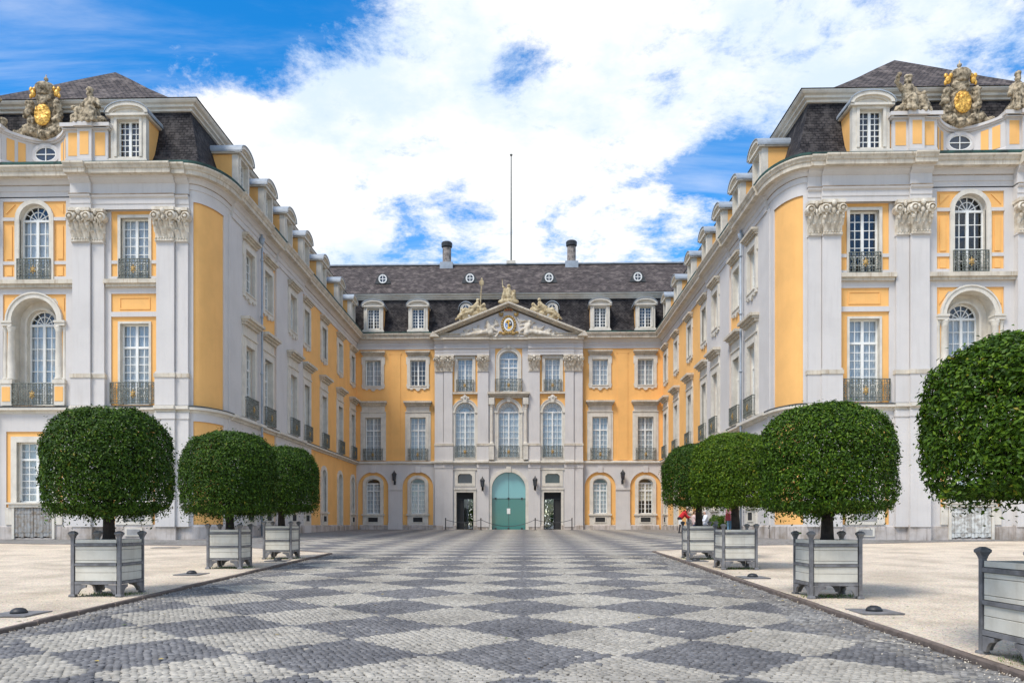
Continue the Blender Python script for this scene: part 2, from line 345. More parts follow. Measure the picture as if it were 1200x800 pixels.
# ------------------------------------------------------------------ window templates: local x along wall, y outwards, z up from the sill
TM = {}; CURT = {}; wrnd = random.Random(31)
def sash_mb(w, h, ah, cols, rows, transom=None, fan=0, lat=False):
    mb = MB(); y0, y1 = -0.27, -0.205
    ring(mb, outline(w, h, ah, 12, -0.065, 0.07), outline(w, h, ah), y0, y1); mb.box(-w/2, w/2, y0, y1, 0, 0.07)
    mb.box(-0.06, 0.06, y0, y1+0.015, 0.05, h if ah else h-0.04)
    zt = h-0.05
    if transom: mb.box(-w/2, w/2, y0, y1+0.012, transom-0.05, transom+0.05); zt = transom-0.05
    if ah: mb.box(-w/2, w/2, y0, y1+0.01, h-0.05, h+0.05)
    b = 0.017; yb0, yb1 = -0.262, -0.222
    for sd in (-1, 1):
        lw = w/2-0.06-0.065
        for k in range(1, cols):
            x = sd*(0.06+lw*k/cols); mb.box(x-b, x+b, yb0, yb1, 0.07, h-0.04)
    for k in range(1, rows):
        z = 0.07+(zt-0.07)*k/rows; mb.box(-w/2+.06, w/2-.06, yb0+.004, yb1-.004, z-b, z+b)
    if transom:
        for k in range(1, 2 if h-transom < 1.3 else 3):
            n = 2 if h-transom < 1.3 else 3; z = transom+(h-transom)*k/n; mb.box(-w/2+.06, w/2-.06, yb0+.004, yb1-.004, z-b, z+b)
    if fan:
        rr = w/2
        A = arc(rr*.5, ah*.5, 10, 0, h+.05); B = arc(rr*.5+.035, ah*.5+.035, 10, 0, h+.05); ring(mb, A, B, yb0, yb1)
        for k in range(1, fan):
            a = PI*k/fan; q = 0.0 if not lat else .5
            p = [(rr*q*math.cos(a), h+ah*q*math.sin(a)), (rr*.97*math.cos(a), h+ah*.97*math.sin(a))]
            nx, nz = -math.sin(a)*.018, math.cos(a)*.018
            mb.prism([(p[0][0]-nx, p[0][1]-nz), (p[1][0]-nx, p[1][1]-nz), (p[1][0]+nx, p[1][1]+nz), (p[0][0]+nx, p[0][1]+nz)], yb0+.002, yb1-.002)
        if lat:
            for k in range(fan*2):
                a = PI*(k+.5)/(fan*2)
                for q in (.62, .83):
                    C0 = (rr*q*math.cos(a), h+ah*q*math.sin(a)); R0 = .085
                    mb.strip([(C0[0]+R0*math.cos(t*PI/4), yb1, C0[1]+R0*math.sin(t*PI/4)) for t in range(8)], [(C0[0]+(R0-.03)*math.cos(t*PI/4), yb1, C0[1]+(R0-.03)*math.sin(t*PI/4)) for t in range(8)], close=True)
    return mb
def curtain_mesh(w, h, y=-0.34, kind=0):
    mb = MB(); n = 44
    if kind == 2:
        mb.poly([(-w/2-.1, y+.05, h*.42), (w/2+.1, y+.05, h*.42), (w/2+.1, y+.05, h+.1), (-w/2-.1, y+.05, h+.1)]); return mb.mesh('curtain', M_BLIND)
    def X(i): return -w/2-.12+(w+.24)*i/n
    def yy(i, k): return y+0.030*math.sin(i*1.75+1.1*math.sin(i*.6))+0.012*math.sin(i*.9+k)
    A = [[(X(i), yy(i, k), z) for i in range(n+1)] for k, z in enumerate((-.02, h*.5, h+.05))]
    for a, b in zip(A, A[1:]):
        if kind == 1: mb.strip(a[:16], b[:16]); mb.strip(a[-14:], b[-14:])
        else: mb.strip(a, b)
    return mb.mesh('curtain', M_CURT, True)
def rail_meshes(w, dep, hh=0.98, gold=1.0):
    mb = MB(); g = MB(); x0, x1, y = -w/2, w/2, dep
    for z, t in ((0.05, .025), (0.20, .016), (hh-.14, .016), (hh, .035)):
        mb.box(x0, x1, y-.02, y+.02, z-t/2, z+t/2)
        for sx in (x0, x1): mb.box(sx-.018, sx+.018, 0.0, y-.021, z-t/2, z+t/2)
    n = max(5, int(w/0.12))
    for i in range(n+1):
        x = x0+(x1-x0)*i/n; mb.box(x-.011, x+.011, y-.011, y+.011, .05, hh)
    m = max(3, int(w/.3))
    for i in range(m):
        cx = x0+(x1-x0)*(i+.5)/m
        for cz, r in ((.38, .125), (.66, .125), (.125, .06), (hh-.075, .055)):
            A = [(cx+r*math.cos(t*PI/5), y, cz+r*math.sin(t*PI/5)) for t in range(10)]; B = [(cx+(r-.035)*math.cos(t*PI/5), y, cz+(r-.035)*math.sin(t*PI/5)) for t in range(10)]
            mb.strip(A, B, close=True)
            if r > .1: mb.strip([(cx+.05*math.cos(t*PI/3), y+.004, cz+.05*math.sin(t*PI/3)) for t in range(6)], [(cx+.005*math.cos(t*PI/3), y+.012, cz+.005*math.sin(t*PI/3)) for t in range(6)], close=True)
    for sy in (.33, .66):
        for sx in (x0, x1): mb.box(sx-.01, sx+.01, y*sy-.01, y*sy+.01, .05, hh)
    g.lathe([(.005, -.02), (.06, 0), (.08, .02), (.04, .05)], (0, 0, 0), 10)
    gv = MB()
    gv.v = [(a*1.0, y+.02+c, .47+b*1.35) for a, b, c in g.v]; gv.f = g.f; gv.m = g.m
    for k in range(6):
        a = PI*k/3+.5; c = (.10*math.cos(a), y+.02, .47+.15*math.sin(a)); gv.sphere(c, (.035, .02, .05), 6, 4)
    return mb.mesh('balcony_railing', M_IRON), gv.mesh('gilded_ornament', M_DULLGOLD)
def hood_mb(mb, w, z, hh=.26, dep=.3, ov=.12):
    mb.box(-w/2-ov*.3, w/2+ov*.3, 0, dep*.45, z, z+hh*.35); mb.box(-w/2-ov*.65, w/2+ov*.65, 0, dep*.72, z+hh*.35, z+hh*.62)
    mb.box(-w/2-ov, w/2+ov, 0, dep, z+hh*.62, z+hh)
def template(key, w, h, ah=0, cols=2, rows=6, transom=None, fan=0, casing='plain', rail=None, lat=False, curtain=True, ct=.13, cd=.06, hood=False, dark=False):
    mb = MB()
    subs = []
    zb = 0.0
    A = outline(w, h, ah); B = outline(w, h, ah, 12, ct)
    mb.mi = 0
    if casing == 'plain':
        ring(mb, A, B, -.06, cd)
    elif casing == 'ear':          # small upper windows: eared surround, apron with scallops
        t = .27
        ring(mb, A, outline(w, h, 0, 12, t), -.06, .09)
        for sx in (-1, 1): mb.box(min(sx*(w/2+t), sx*(w/2+t+.07)), max(sx*(w/2+t), sx*(w/2+t+.07)), -.05, .07, h-.35, h+t); mb.box(min(sx*(w/2+t), sx*(w/2+t+.05)), max(sx*(w/2+t), sx*(w/2+t+.05)), -.05, .07, -.1, .12)
        mb.box(-w/2-t, w/2+t, -.05, .088, -.26, -.001); mb.box(-w/2-.06, w/2+.06, -.2, .13, -.07, -.002)
        mb.prism([(-.22, -.27), (-.14, -.40), (0, -.46), (.14, -.40), (.22, -.27)], 0, .1)
        for sx in (-.55, .55): mb.prism([(sx-.12, -.262), (sx-.09, -.35), (sx+.09, -.35), (sx+.12, -.262)], 0, .085)
        hm = MB(); hood_mb(hm, w+2*t, h+t+.16, .30, .34, .10); hm.box(-w/2-t+.05, w/2+t-.05, 0, .05, h+t+.001, h+t+.158)
        subs.append(('hood', hm.mesh('hood', M_CORN)))
    elif casing == 'mid':          # tall main floor windows with frieze and cornice
        t = .26
        ring(mb, A, outline(w, h, 0, 12, t), -.06, .10); ring(mb, outline(w, h, 0, 12, t), outline(w, h, 0, 12, t+.16), -.02, .06)
        mb.box(-w/2-t-.16, w/2+t+.16, -.02, .12, h+t+.16, h+t+.24); mb.box(-w/2-t-.06, w/2+t+.06, -.02, .08, h+t+.241, h+t+.70)
        hm = MB(); hood_mb(hm, w+2*t+.2, h+t+.702, .38, .46, .17)
        subs.append(('hood', hm.mesh('hood', M_CORN)))
    elif casing == 'arched':       # ground floor: surround with segmental head, sill and apron
        t = .28
        ring(mb, A, outline(w, h, ah, 12, t), -.06, .09)
        mb.box(-w/2-t-.08, w/2+t+.08, -.2, .2, -.13, -.002); mb.box(-w/2-t, w/2+t, -.02, .1, -.95, -.131)
        mb.mi = 1; mb.box(-.4, .4, .09, .115, -.68, -.3); mb.mi = 0
        mb.box(-.5, .5, .09, .135, -.29, -.22); mb.box(-.5, .5, .09, .135, -.76, -.69); mb.box(-.5, -.41, .09, .135, -.689, -.291); mb.box(.41, .5, .09, .135, -.689, -.291)
    elif casing == 'archmould':    # arched opening with a moulded archivolt and key stone
        t = .2
        ring(mb, A, outline(w, h, ah, 12, t), -.06, .09); ring(mb, outline(w, h, ah, 12, t), outline(w, h, ah, 12, t+.08), -.02, .13)
        for sx in (-1, 1): mb.box(min(sx*(w/2), sx*(w/2+t+.13)), max(sx*(w/2), sx*(w/2+t+.13)), 0, .17, h-.08, h+.08)
        mb.prism([(-.13, h+ah-.05), (-.2, h+ah+t+.28), (0, h+ah+t+.42), (.2, h+ah+t+.28), (.13, h+ah-.05)], 0, .24)
        mb.box(-w/2-.32, w/2+.32, -.05, .075, -.22, -.001)
        for sx in (-1, 1): mb.sphere((sx*.24, .1, h+ah+t+.14), (.15, .1, .12), 8, 5)
        mb.sphere((0, .26, h+ah+t+.2), (.1, .06, .13), 8, 5)
    elif casing == 'segtop':
        t = .22
        ring(mb, A, outline(w, h, ah, 12, t), -.06, .1); ring(mb, outline(w, h, ah, 12, t), outline(w, h, ah, 12, t+.07), -.02, .14)
        mb.sphere((0, .15, h+ah+t+.1), (.2, .13, .2), 8, 5)
        for sx in (-1, 1): mb.sphere((sx*.28, .1, h+ah+t+.02), (.2, .08, .1), 8, 5)
    casing_me = mb.mesh('window', [M_STONE, M_DARK])
    subs.append(('sash', sash_mb(w, h, ah, cols, rows, transom, fan, lat).mesh('sash', M_WHITE)))
    g = MB(); g.poly([(x, -.243, z) for x, z in outline(w, h, ah)]); subs.append(('glass', g.mesh('glass', M_GLASS)))
    if curtain:
        hh = h+ah if (lat or casing == 'segtop') else h
        subs.append(('curtain', curtain_mesh(w, hh))); CURT[key] = [curtain_mesh(w, hh, kind=1), curtain_mesh(w, hh, kind=2)]
    if rail:
        r, gd = rail_meshes(*rail); subs += [('balcony_railing', r), ('gilded_ornament', gd)]
    TM[key] = (casing_me, subs)
def place(key, parent, M, skip=(), full=False):
    me, subs = TM[key]
    o = link('window', me, parent, M)
    for n, m in subs:
        if n in skip: continue
        if n == 'curtain':
            q = 1.0 if full else wrnd.random()
            if q < .07: continue
            if q < .17: m = CURT[key][0]
            elif q < .21: m = CURT[key][1]
        link(n, m, o, M)
    return o
template('ear', 1.31, 2.15, rows=5, casing='ear', cols=2)
template('mid', 1.31, 3.62, rows=6, transom=2.55, casing='mid', rail=(1.62, .24))
template('ground', 1.20, 2.55, .42, rows=5, transom=1.95, casing='arched')
template('grounddoor', 1.20, 3.85, .42, rows=6, transom=3.05, casing='plain', ct=.28, cd=.09)
template('bayup', 1.28, 2.80, rows=7, casing='plain', rail=(1.36, .14, .92))
template('baymid', 1.31, 3.65, rows=7, transom=2.62, casing='plain', rail=(2.14, .16, .98), ct=.10)
template('bayground', 1.24, 2.70, rows=6, transom=1.95, casing='plain', ct=.24, cd=.08)
template('archup', 1.38, 2.78, .69, rows=5, fan=6, casing='plain', rail=(1.52, .14, .96), ct=.20, cd=.10)
template('nichewin', 1.34, 3.72, .67, rows=7, fan=6, casing='plain', ct=.10, cd=.05)
template('centground', 1.62, 2.72, rows=6, transom=1.95, casing='plain', ct=.26, cd=.09)
template('risup', 1.27, 2.75, rows=6, casing='plain', rail=(1.45, .24, .95), ct=.24, cd=.08)
template('risarch', 1.66, 3.80, .83, rows=7, fan=6, lat=True, casing='archmould', rail=(1.64, .16, .95))
template('cenup', 1.56, 2.75, .62, rows=6, fan=0, transom=2.0, casing='segtop', rail=(2.26, .42, .98))

# ------------------------------------------------------------------ dormer template
def dormer_template(key, w=1.62, ww=1.02, wh=1.68, zb=.22, dep=2.4, mouth=.10, mansides=True):
    mb = MB(); h = 2.02
    for sx in (-1, 1): mb.box(min(sx*ww/2, sx*w/2), max(sx*ww/2, sx*w/2), -.3, 0, 0, h)
    mb.box(-ww/2, ww/2, -.3, 0, zb+wh, h); mb.box(-ww/2, ww/2, -.3, 0, 0, zb)
    ring(mb, [(x, z+zb) for x, z in outline(ww, wh, 0)], [(x, z+zb) for x, z in outline(ww, wh, 0, 12, .12)], -.02, .05)
    mb.box(-w/2-.1, w/2+.1, -.2, .14, -.12, .05); mb.box(-w/2-.05, w/2+.05, -.2, .09, .051, .12)
    # segmental pediment
    r = w/2+.16
    mb.box(-r, r, -.1, .16, h+.001, h+.10)
    A = arc(r-.16, .34, 14, 0, h+.10); B = arc(r, .50, 14, 0, h+.10)
    ring(mb, A, B, -.2, .20); ring(mb, arc(r-.26, .25, 14, 0, h+.10), A, -.1, .09)
    mb.prism(arc(r-.2, .30, 14, 0, h+.10), -.2, .02)
    subs = []
    for sx in (-1, 1):
        c = MB(); c.box(min(sx*(w/2-.06), sx*(w/2-.01)), max(sx*(w/2-.06), sx*(w/2-.01)), -dep, -.301, .0, h-.02); subs.append(('cheek', c.mesh('cheek', M_ORANGE)))
    for sx in (-1, 1):
        e = MB(); e.box(min(sx*(w/2-.1), sx*(w/2+.13)), max(sx*(w/2-.1), sx*(w/2+.13)), -dep, -.101, h, h+.10); subs.append(('eaves_moulding', e.mesh('eaves_moulding', M_STONE)))
    rf = MB(); B1 = arc(r+.03, .53, 14, 0, h+.12); ring(rf, [(x, z-.05) for x, z in B1], B1, -dep, .24)
    subs.append(('dormer_roof', rf.mesh('dormer_roof', M_LEAD)))
    s = sash_mb(ww, wh, 0, 2, 6); s.v = [(x, y, z+zb) for x, y, z in s.v]; subs.append(('sash', s.mesh('sash', M_WHITE)))
    g = MB(); g.poly([(x, -.243, z+zb) for x, z in outline(ww, wh, 0)]); subs.append(('glass', g.mesh('glass', M_GLASS)))
    bk = MB(); bk.box(-ww/2-.2, ww/2+.2, -.95, -.9, 0, h-.05); subs.append(('dark_backing', bk.mesh('dark_backing', M_DARK)))  # near-black panel stands in for the unlit room behind the glass
    TM[key] = (mb.mesh('dormer', M_STONE), subs)
dormer_template('dormer')
def place_dormer(parent, M):
    me, subs = TM['dormer']; o = link('dormer', me, parent, M)
    for n, m in subs: link(n, m, o, M)
    return o

# ------------------------------------------------------------------ capitals
def capital_mesh(w, h, p, key):
    mb = MB()
    mb.hexa([(-w/2, -.02, 0), (w/2, -.02, 0), (w/2, p, 0), (-w/2, p, 0), (-w*.53, -.02, h*.86), (w*.53, -.02, h*.86), (w*.53, p+.08, h*.86), (-w*.53, p+.08, h*.86)])
    mb.box(-w*.62, w*.62, -.02, p+.20, h*.90, h); mb.box(-w*.57, w*.57, -.02, p+.13, h*.861, h*.90)
    mb.box(-w*.53, w*.53, -.02, p+.04, -.06, .02)
    def leaf(x, z, lw, lh, y0, out):
        prof = [(y0, z, 1), (y0+out*.35, z+lh*.5, 1.1), (y0+out*.8, z+lh*.85, .9), (y0+out*1.2, z+lh*.92, .55), (y0+out*1.1, z+lh*.76, .25)]
        for (a, za, wa), (b, zb, wb) in zip(prof, prof[1:]):
            mb.poly([(x-lw*wa/2, a-.02, za), (x, a+.03, za), (x, b+.03, zb), (x-lw*wb/2, b-.02, zb)]); mb.poly([(x, a+.03, za), (x+lw*wa/2, a-.02, za), (x+lw*wb/2, b-.02, zb), (x, b+.03, zb)])
    n = 3 if w > .7 else 2
    for i in range(n): leaf((i-(n-1)/2)*w/n, .02, w/n*.86, h*.30, p, .20)
    for i in range(n+1): leaf((i-n/2)*w/n*.92, h*.24, w/n*.74, h*.34, p, .24)
    for i in range(n): leaf((i-(n-1)/2)*w/n*.9, h*.50, w/n*.5, h*.20, p+.02, .16)
    for sx in (-1, 1):
        c = Vector((sx*w*.46, p+.10, h*.72)); R = h*.145
        rr = [[(c.x+r*math.cos(t*PI/6), c.y+yy, c.z+r*math.sin(t*PI/6)) for t in range(12)] for r, yy in ((R, -.2), (R, .10), (R*.70, .16), (R*.66, .06), (R*.36, .06), (R*.32, .17), (.01, .19))]
        mb.rings(rr)
        mb.sphere((sx*w*.23, p+.15, h*.77), (w*.10, .10, h*.07), 8, 5); mb.sphere((sx*w*.50, p+.16, h*.46), (w*.08, .09, h*.07), 6, 4)
        mb.tube([(sx*w*.08, p+.06, h*.5), (sx*w*.20, p+.14, h*.60), (sx*w*.36, p+.16, h*.66)], [.03, .04, .03], 5)
    mb.sphere((0, p+.20, h*.88), (w*.13, .08, h*.09), 8, 5); mb.sphere((0, p+.13, h*.66), (w*.11, .10, h*.09), 8, 5)
    for i in range(n*2+1): mb.sphere(((i-n)*w/(2*n)*.9, p+.04, .05), (w*.05, .05, .05), 6, 4)
    CAPS[key] = mb.mesh('capital', M_RELIEF)
CAPS = {}
capital_mesh(.80, 1.40, .34, 'main'); capital_mesh(.56, 1.40, .20, 'second'); capital_mesh(.80, 1.28, .20, 'cmain'); capital_mesh(.62, 1.28, .14, 'csecond')
def pilaster(parent, fm, Mf, uc, w, d, z0, z1, capkey, caph, ped=True, d0=0.0, base=None):
    mb = MB(); u0, u1 = uc-w/2, uc+w/2
    mb.box(u0, u1, d0, d, z0+1.5, z1, fm=fm)
    mb.box(u0-.04, u1+.04, d0, d+.05, z0+1.42, z0+1.499, fm=fm); mb.box(u0-.08, u1+.08, d0, d+.10, z0+1.24, z0+1.42, fm=fm, mi=1)
    mb.box(u0-.05, u1+.05, d0, d+.06, z0, z0+1.24, fm=fm)
    mb.box(u0-.03, u1+.03, d0, d+.04, z1-.10, z1-.04, fm=fm)
    if base: mb.box(u0-.04, u1+.04, d0, d+.03, base[0], base[1]-.28, fm=fm); mb.box(u0-.07, u1+.07, d0, d+.07, base[1]-.28, base[1], fm=fm)
    o = mb.build('pilaster', [M_GREY, M_CORN], parent)
    link('capital', CAPS[capkey], o, Mf(uc, d0, z1))
    return o

# ------------------------------------------------------------------ sculpture from capsules, fused by a voxel remesh
def sculpt_mesh(name, caps, mats, voxel, disp=0.0, dscale=0.25, deci=None):
    mb = MB()
    for c in caps:
        if len(c) == 2: mb.sphere(c[0], c[1], 10, 7)
        else: mb.capsule(*c[:4], n=9)
    me = mb.mesh(name, mats)
    o = bpy.data.objects.new('tmp', me); COL.objects.link(o)
    r = o.modifiers.new('r', 'REMESH'); r.mode = 'VOXEL'; r.voxel_size = voxel
    s = o.modifiers.new('s', 'SMOOTH'); s.factor = .5; s.iterations = 1
    if disp:
        tx = bpy.data.textures.get('carve%.3f' % dscale) or bpy.data.textures.new('carve%.3f' % dscale, 'CLOUDS'); tx.noise_scale = dscale; tx.noise_depth = 3
        d = o.modifiers.new('d', 'DISPLACE'); d.texture = tx; d.strength = disp; d.texture_coords = 'LOCAL'
    dg = bpy.context.evaluated_depsgraph_get(); dg.update(); e = o.evaluated_get(dg)
    m2 = bpy.data.meshes.new_from_object(e); m2.name = name
    bpy.data.objects.remove(o); bpy.data.meshes.remove(me)
    m2.materials.clear()
    for m in (mats if isinstance(mats, (list, tuple)) else [mats]): m2.materials.append(m)
    m2.polygons.foreach_set('use_smooth', [True]*len(m2.polygons))
    return m2
# ------------------------------------------------------------------ the palace
W, YF, YB, AX = 12.87, 35.5, 67.0, 20.85          # half court width, wing front plane, rear facade plane, axis of each wing front
XO = 2*AX-W                                        # outer wall of a wing
RX, RY = 0.88, 2.1
def wing_path(d, ext=(0.0,)):
    rx, ry = max(0.0, RX+d), max(0.0, RY+d); cx = W-d+rx; cy = YF-d+ry
    return [(XO+d, 75.0), (XO+d, YF-d), (cx+6, cy-ry)] + [(cx-rx*math.sin(t*PI/24), cy-ry*math.cos(t*PI/24)) for t in range(13)] + [(W-d, YB-d)]
def cen_path(d): return [(-W+d, YB-d), (W-d, YB-d)]
def corner_pt(t, d):
    a = t*PI/2; p = (W+RX-RX*math.sin(a), YF+RY-RY*math.cos(a)); n = Vector((-math.sin(a)/RX, -math.cos(a)/RY)).normalized()
    return p[0]+n.x*d, p[1]+n.y*d
E_STONE = [(-.01, 16.35), (.06, 16.35), (.06, 16.62), (.10, 16.64), (.10, 16.88), (.16, 16.92), (.20, 17.0), (.22, 17.08), (.32, 17.12)]
E_CORN = [(.32, 17.12), (.55, 17.14), (.55, 17.32), (.60, 17.35), (.63, 17.42), (.70, 17.50), (.70, 17.57), (.30, 17.60)]
E_FULL = [(0, 15.72), (.03, 15.72), (.03, 15.95), (.06, 15.96), (.06, 16.2), (.12, 16.23), (.16, 16.28), (.16, 16.34), (.05, 16.37), (.05, 16.86), (.10, 16.9), (.20, 17.0), (.22, 17.08), (.32, 17.12)]
E_STRING = [(0, 6.60), (.10, 6.62), (.10, 6.72), (.28, 6.75), (.28, 6.88), (.02, 6.95)]
E_PLINTH = [(.09, 0.2), (.09, 1.50), (.02, 1.57)]
MANS = [(.45, 17.62), (.02, 17.73), (-.40, 18.0), (-.82, 18.65), (-1.12, 19.5), (-1.34, 20.3), (-1.5, 21.0)]
BREAK = [(-1.5, 20.93), (-1.38, 20.95), (-1.38, 21.05), (-1.25, 21.09), (-1.25, 21.20), (-1.12, 21.24), (-1.05, 21.32), (-1.05, 21.38), (-1.4, 21.41)]
SIDE_Y = (40.35, 43.6, 48.0, 51.4, 55.9, 60.8, 65.3)
DORM_Y = (39.75, 43.6, 47.4, 51.2, 55.7, 60.8, 65.4)

def build_wing(s):
    lr = 'left' if s < 0 else 'right'
    R = root('palace_wing', (s*AX, YF, 0.95),
             'left wing of the ochre and grey palace, with the round-cornered front pavilion' if s < 0 else 'right wing of the ochre and grey palace, beside the people at the cafe table', 'building')
    fr = lambda u, d, z: (s*u, YF-d, z)
    si = lambda u, d, z: (s*(W-d), u, z)
    Mf = lambda u, d, z: frame((s*u, YF-d, z), (0, -1, 0))
    Ms = lambda y, z: frame((s*W, y, z), (-s, 0, 0))
    mir = lambda u: 2*AX-u
    B2, B2m = 16.27, 2*AX-16.27
    # ---- front wall in ochre with the openings
    holes = []
    for c in (B2, B2m):
        holes += [(c-.64, c+.64, 12.62, 15.42), (c-.655, c+.655, 7.0, 10.65), (c-.62, c+.62, 2.6, 5.3)]
    holes += [(AX-.69, AX+.69, 12.62, 16.09), (AX-1.05, AX+1.05, 6.98, 11.83), (AX-.81, AX+.81, 2.6, 5.32)]
    mb = MB(); wall(mb, fr, W+RX, XO, .2, 16.4, holes, 0, .35, rev=1); arch_fill(mb, fr, AX, .69, 15.40, .69, 16.09, 0, .35, rev=1)
    mb.build('wall', [M_ORANGE, M_STONE], R)
    # ---- grey facing with ochre panels left open
    P = []
    for c in (B2, B2m): P += [(c-1.06, c+1.06, 12.72, 15.72), (c-1.06, c+1.06, 6.96, 10.98), (c-1.06, c+1.06, 11.16, 12.0), (c-1.06, c+1.06, 1.6, 5.8)]
    P += [(AX-1.45, AX+1.45, 12.72, 16.2), (AX-1.45, AX+1.45, 6.96, 12.0), (AX-1.30, AX+1.30, 1.6, 5.8)]
    mb = MB(); wall(mb, fr, W+RX, XO, .2, 16.4, P, .06, .058); mb.build('plaster_facing', M_GREY, R)
    # ---- recessed ornaments of the ochre panels, bands and sills
    mb = MB(); sm = MB(); om = MB()
    for c in (B2, B2m):
        slop = lambda u0, u1, z0, z1: [om.box(u0, u1, .0, .03, z1-.05, z1, fm=fr), om.box(u0, u1, .0, .03, z0, z0+.05, fm=fr), om.box(u0, u0+.05, .0, .03, z0+.05, z1-.05, fm=fr), om.box(u1-.05, u1, .0, .03, z0+.05, z1-.05, fm=fr)]
        slop(c-.7, c+.7, 11.3, 11.86)
        mb.box(c-1.06, c+1.06, .0, .08, 10.96, 11.18, fm=fr)
        for a, b in ((c-1.06, c-.78), (c+.78, c+1.06)):
            mb.box(a, b, 0, .05, 13.35, 13.5, fm=fr); mb.box(a, b, 0, .062, 12.62, 12.78, fm=fr)
        sm.box(c-1.25, c+1.25, .05, .20, 12.28, 12.42, fm=fr); sm.box(c-1.31, c+1.31, .05, .30, 12.42, 12.60, fm=fr)
    for a, b in ((AX-1.45, AX-.9), (AX+.9, AX+1.45)):
        mb.box(a, b, 0, .09, 15.32, 15.47, fm=fr); mb.box(a, b, 0, .05, 13.35, 13.5, fm=fr); mb.box(a, b, 0, .062, 12.62, 12.80, fm=fr)
        m_ = (a+b)/2
        om.box(m_-.13, m_+.13, 0, .035, 13.6, 15.1, fm=fr); om.box(m_-.13, m_+.13, 0, .035, 12.85, 13.25, fm=fr)
    for sg in (-1, 1):
        for z0, z1, q in ((15.65, 16.08, 1.32), (11.25, 11.85, 1.35)):
            om.prism([(AX+sg*q, z1), (AX+sg*(q-.42), z1), (AX+sg*q, z0)] if sg < 0 else [(AX+sg*q, z1), (AX+sg*q, z0), (AX+sg*(q-.42), z1)], 0, .035, fm=lambda u, d, z: fr(u, d, z))
    sm.box(AX-2.0, AX+2.0, .05, .20, 12.28, 12.42, fm=fr); sm.box(AX-2.06, AX+2.06, .05, .30, 12.42, 12.60, fm=fr)
    mb.build_each('panel_band', M_GREY, R); sm.build_each('sill_course', M_CORN, R); om.build_each('panel_moulding', M_ORANGE, R)
    for c in (B2, B2m):
        place('bayup', R, Mf(c, 0, 12.62), () if s < 0 else ('curtain',), True); place('baymid', R, Mf(c, 0, 7.0), full=s < 0); place('bayground', R, Mf(c, 0, 2.6), full=True)
    place('archup', R, Mf(AX, 0, 12.62), () if s < 0 else ('curtain',), True); place('centground', R, Mf(AX, 0, 2.6), full=True)
    # ---- deep arched niche with columns
    mb = MB(); f2 = lambda u, d, z: fr(u, d, z)
    arch_fill(mb, fr, AX, 1.05, 10.78, 1.05, 11.83, .002, .55)
    wall(mb, fr, AX-1.05, AX+1.05, 6.98, 11.83, [(AX-.67, AX+.67, 7.05, 11.44)], -.55, .2)
    arch_fill(mb, fr, AX, .67, 10.77, .67, 11.44, -.55, .2)
    for sg in (-1, 1): mb.poly([fr(AX+sg*1.05, -.35, 6.98), fr(AX+sg*1.05, -.56, 6.98), fr(AX+sg*1.05, -.56, 10.78), fr(AX+sg*1.05, -.35, 10.78)])
    A = [(AX+x, z) for x, z in arc(1.05, 1.05, 16, 0, 10.78)]; Bq = [(AX+x, z) for x, z in arc(1.25, 1.25, 16, 0, 10.78)]
    ring(mb, A, Bq, 0, .12, fm=fr); ring(mb, [(AX+x, z) for x, z in arc(1.24, 1.24, 16, 0, 10.78)], [(AX+x, z) for x, z in arc(1.31, 1.31, 16, 0, 10.78)], 0, .16, fm=fr)
    for sg in (-1, 1):
        a, b = sorted((AX+sg*.98, AX+sg*1.45)); mb.box(a, b, -.3, .18, 10.56, 10.78, fm=fr); mb.box(a-.02, b+.02, -.3, .22, 10.70, 10.79, fm=fr)
        a, b = sorted((AX+sg*.95, AX+sg*1.46)); mb.box(a, b, 0, .20, 6.96, 7.95, fm=fr); mb.box(a-.03, b+.03, 0, .24, 7.95, 8.12, fm=fr)
    nb = mb.build('niche', M_STONE, R)
    pm = MB()
    for sg in (-1, 1):
        a, b = sorted((AX+sg*1.02, AX+sg*1.40)); pm.box(a, b, .2, .215, 7.15, 7.8, fm=fr)
    pm.build_each('pedestal_panel', M_ORANGE, nb)
    for sg in (-1, 1):
        for dx, dd, rr in ((1.10, -.02, .165), (1.37, -.02, .10)):
            c = MB(); p = fr(AX+sg*dx, dd, 0)
            c.lathe([(rr*1.25, 8.12), (rr*1.25, 8.2), (rr, 8.26), (rr*1.02, 9), (rr*.86, 10.3), (rr*1.0, 10.34), (rr*.9, 10.38), (rr*1.25, 10.5), (rr*1.25, 10.56)], (p[0], p[1], 0), 14)
            link('column', c.mesh('column', M_STONE, True), nb)
    place('nichewin', R, Mf(AX, -.50, 7.05), full=True)
    r_, g_ = rail_meshes(1.9, .16, .98); rr_ = link('balcony_railing', r_, R, Mf(AX, .05, 6.97)); link('gilded_ornament', g_, rr_, Mf(AX, .05, 6.97))
    # ---- cellar hatch with two board leaves
    mb = MB(); mb.box(AX-.98, AX-.87, .06, .17, .95, 2.38, fm=fr); mb.box(AX+.87, AX+.98, .06, .17, .95, 2.38, fm=fr); mb.box(AX-1.1, AX+1.1, .06, .2, 2.38, 2.52, fm=fr); mb.box(AX-1.25, AX+1.25, .06, .26, 2.521, 2.6, fm=fr)
    for sg in (-1, 1):
        a, b = sorted((AX+sg*1.0, AX+sg*1.3)); mb.box(a, b, .06, .12, 1.6, 2.37, fm=fr)
    cdoor = mb.build('cellar_door', M_STONE, R)
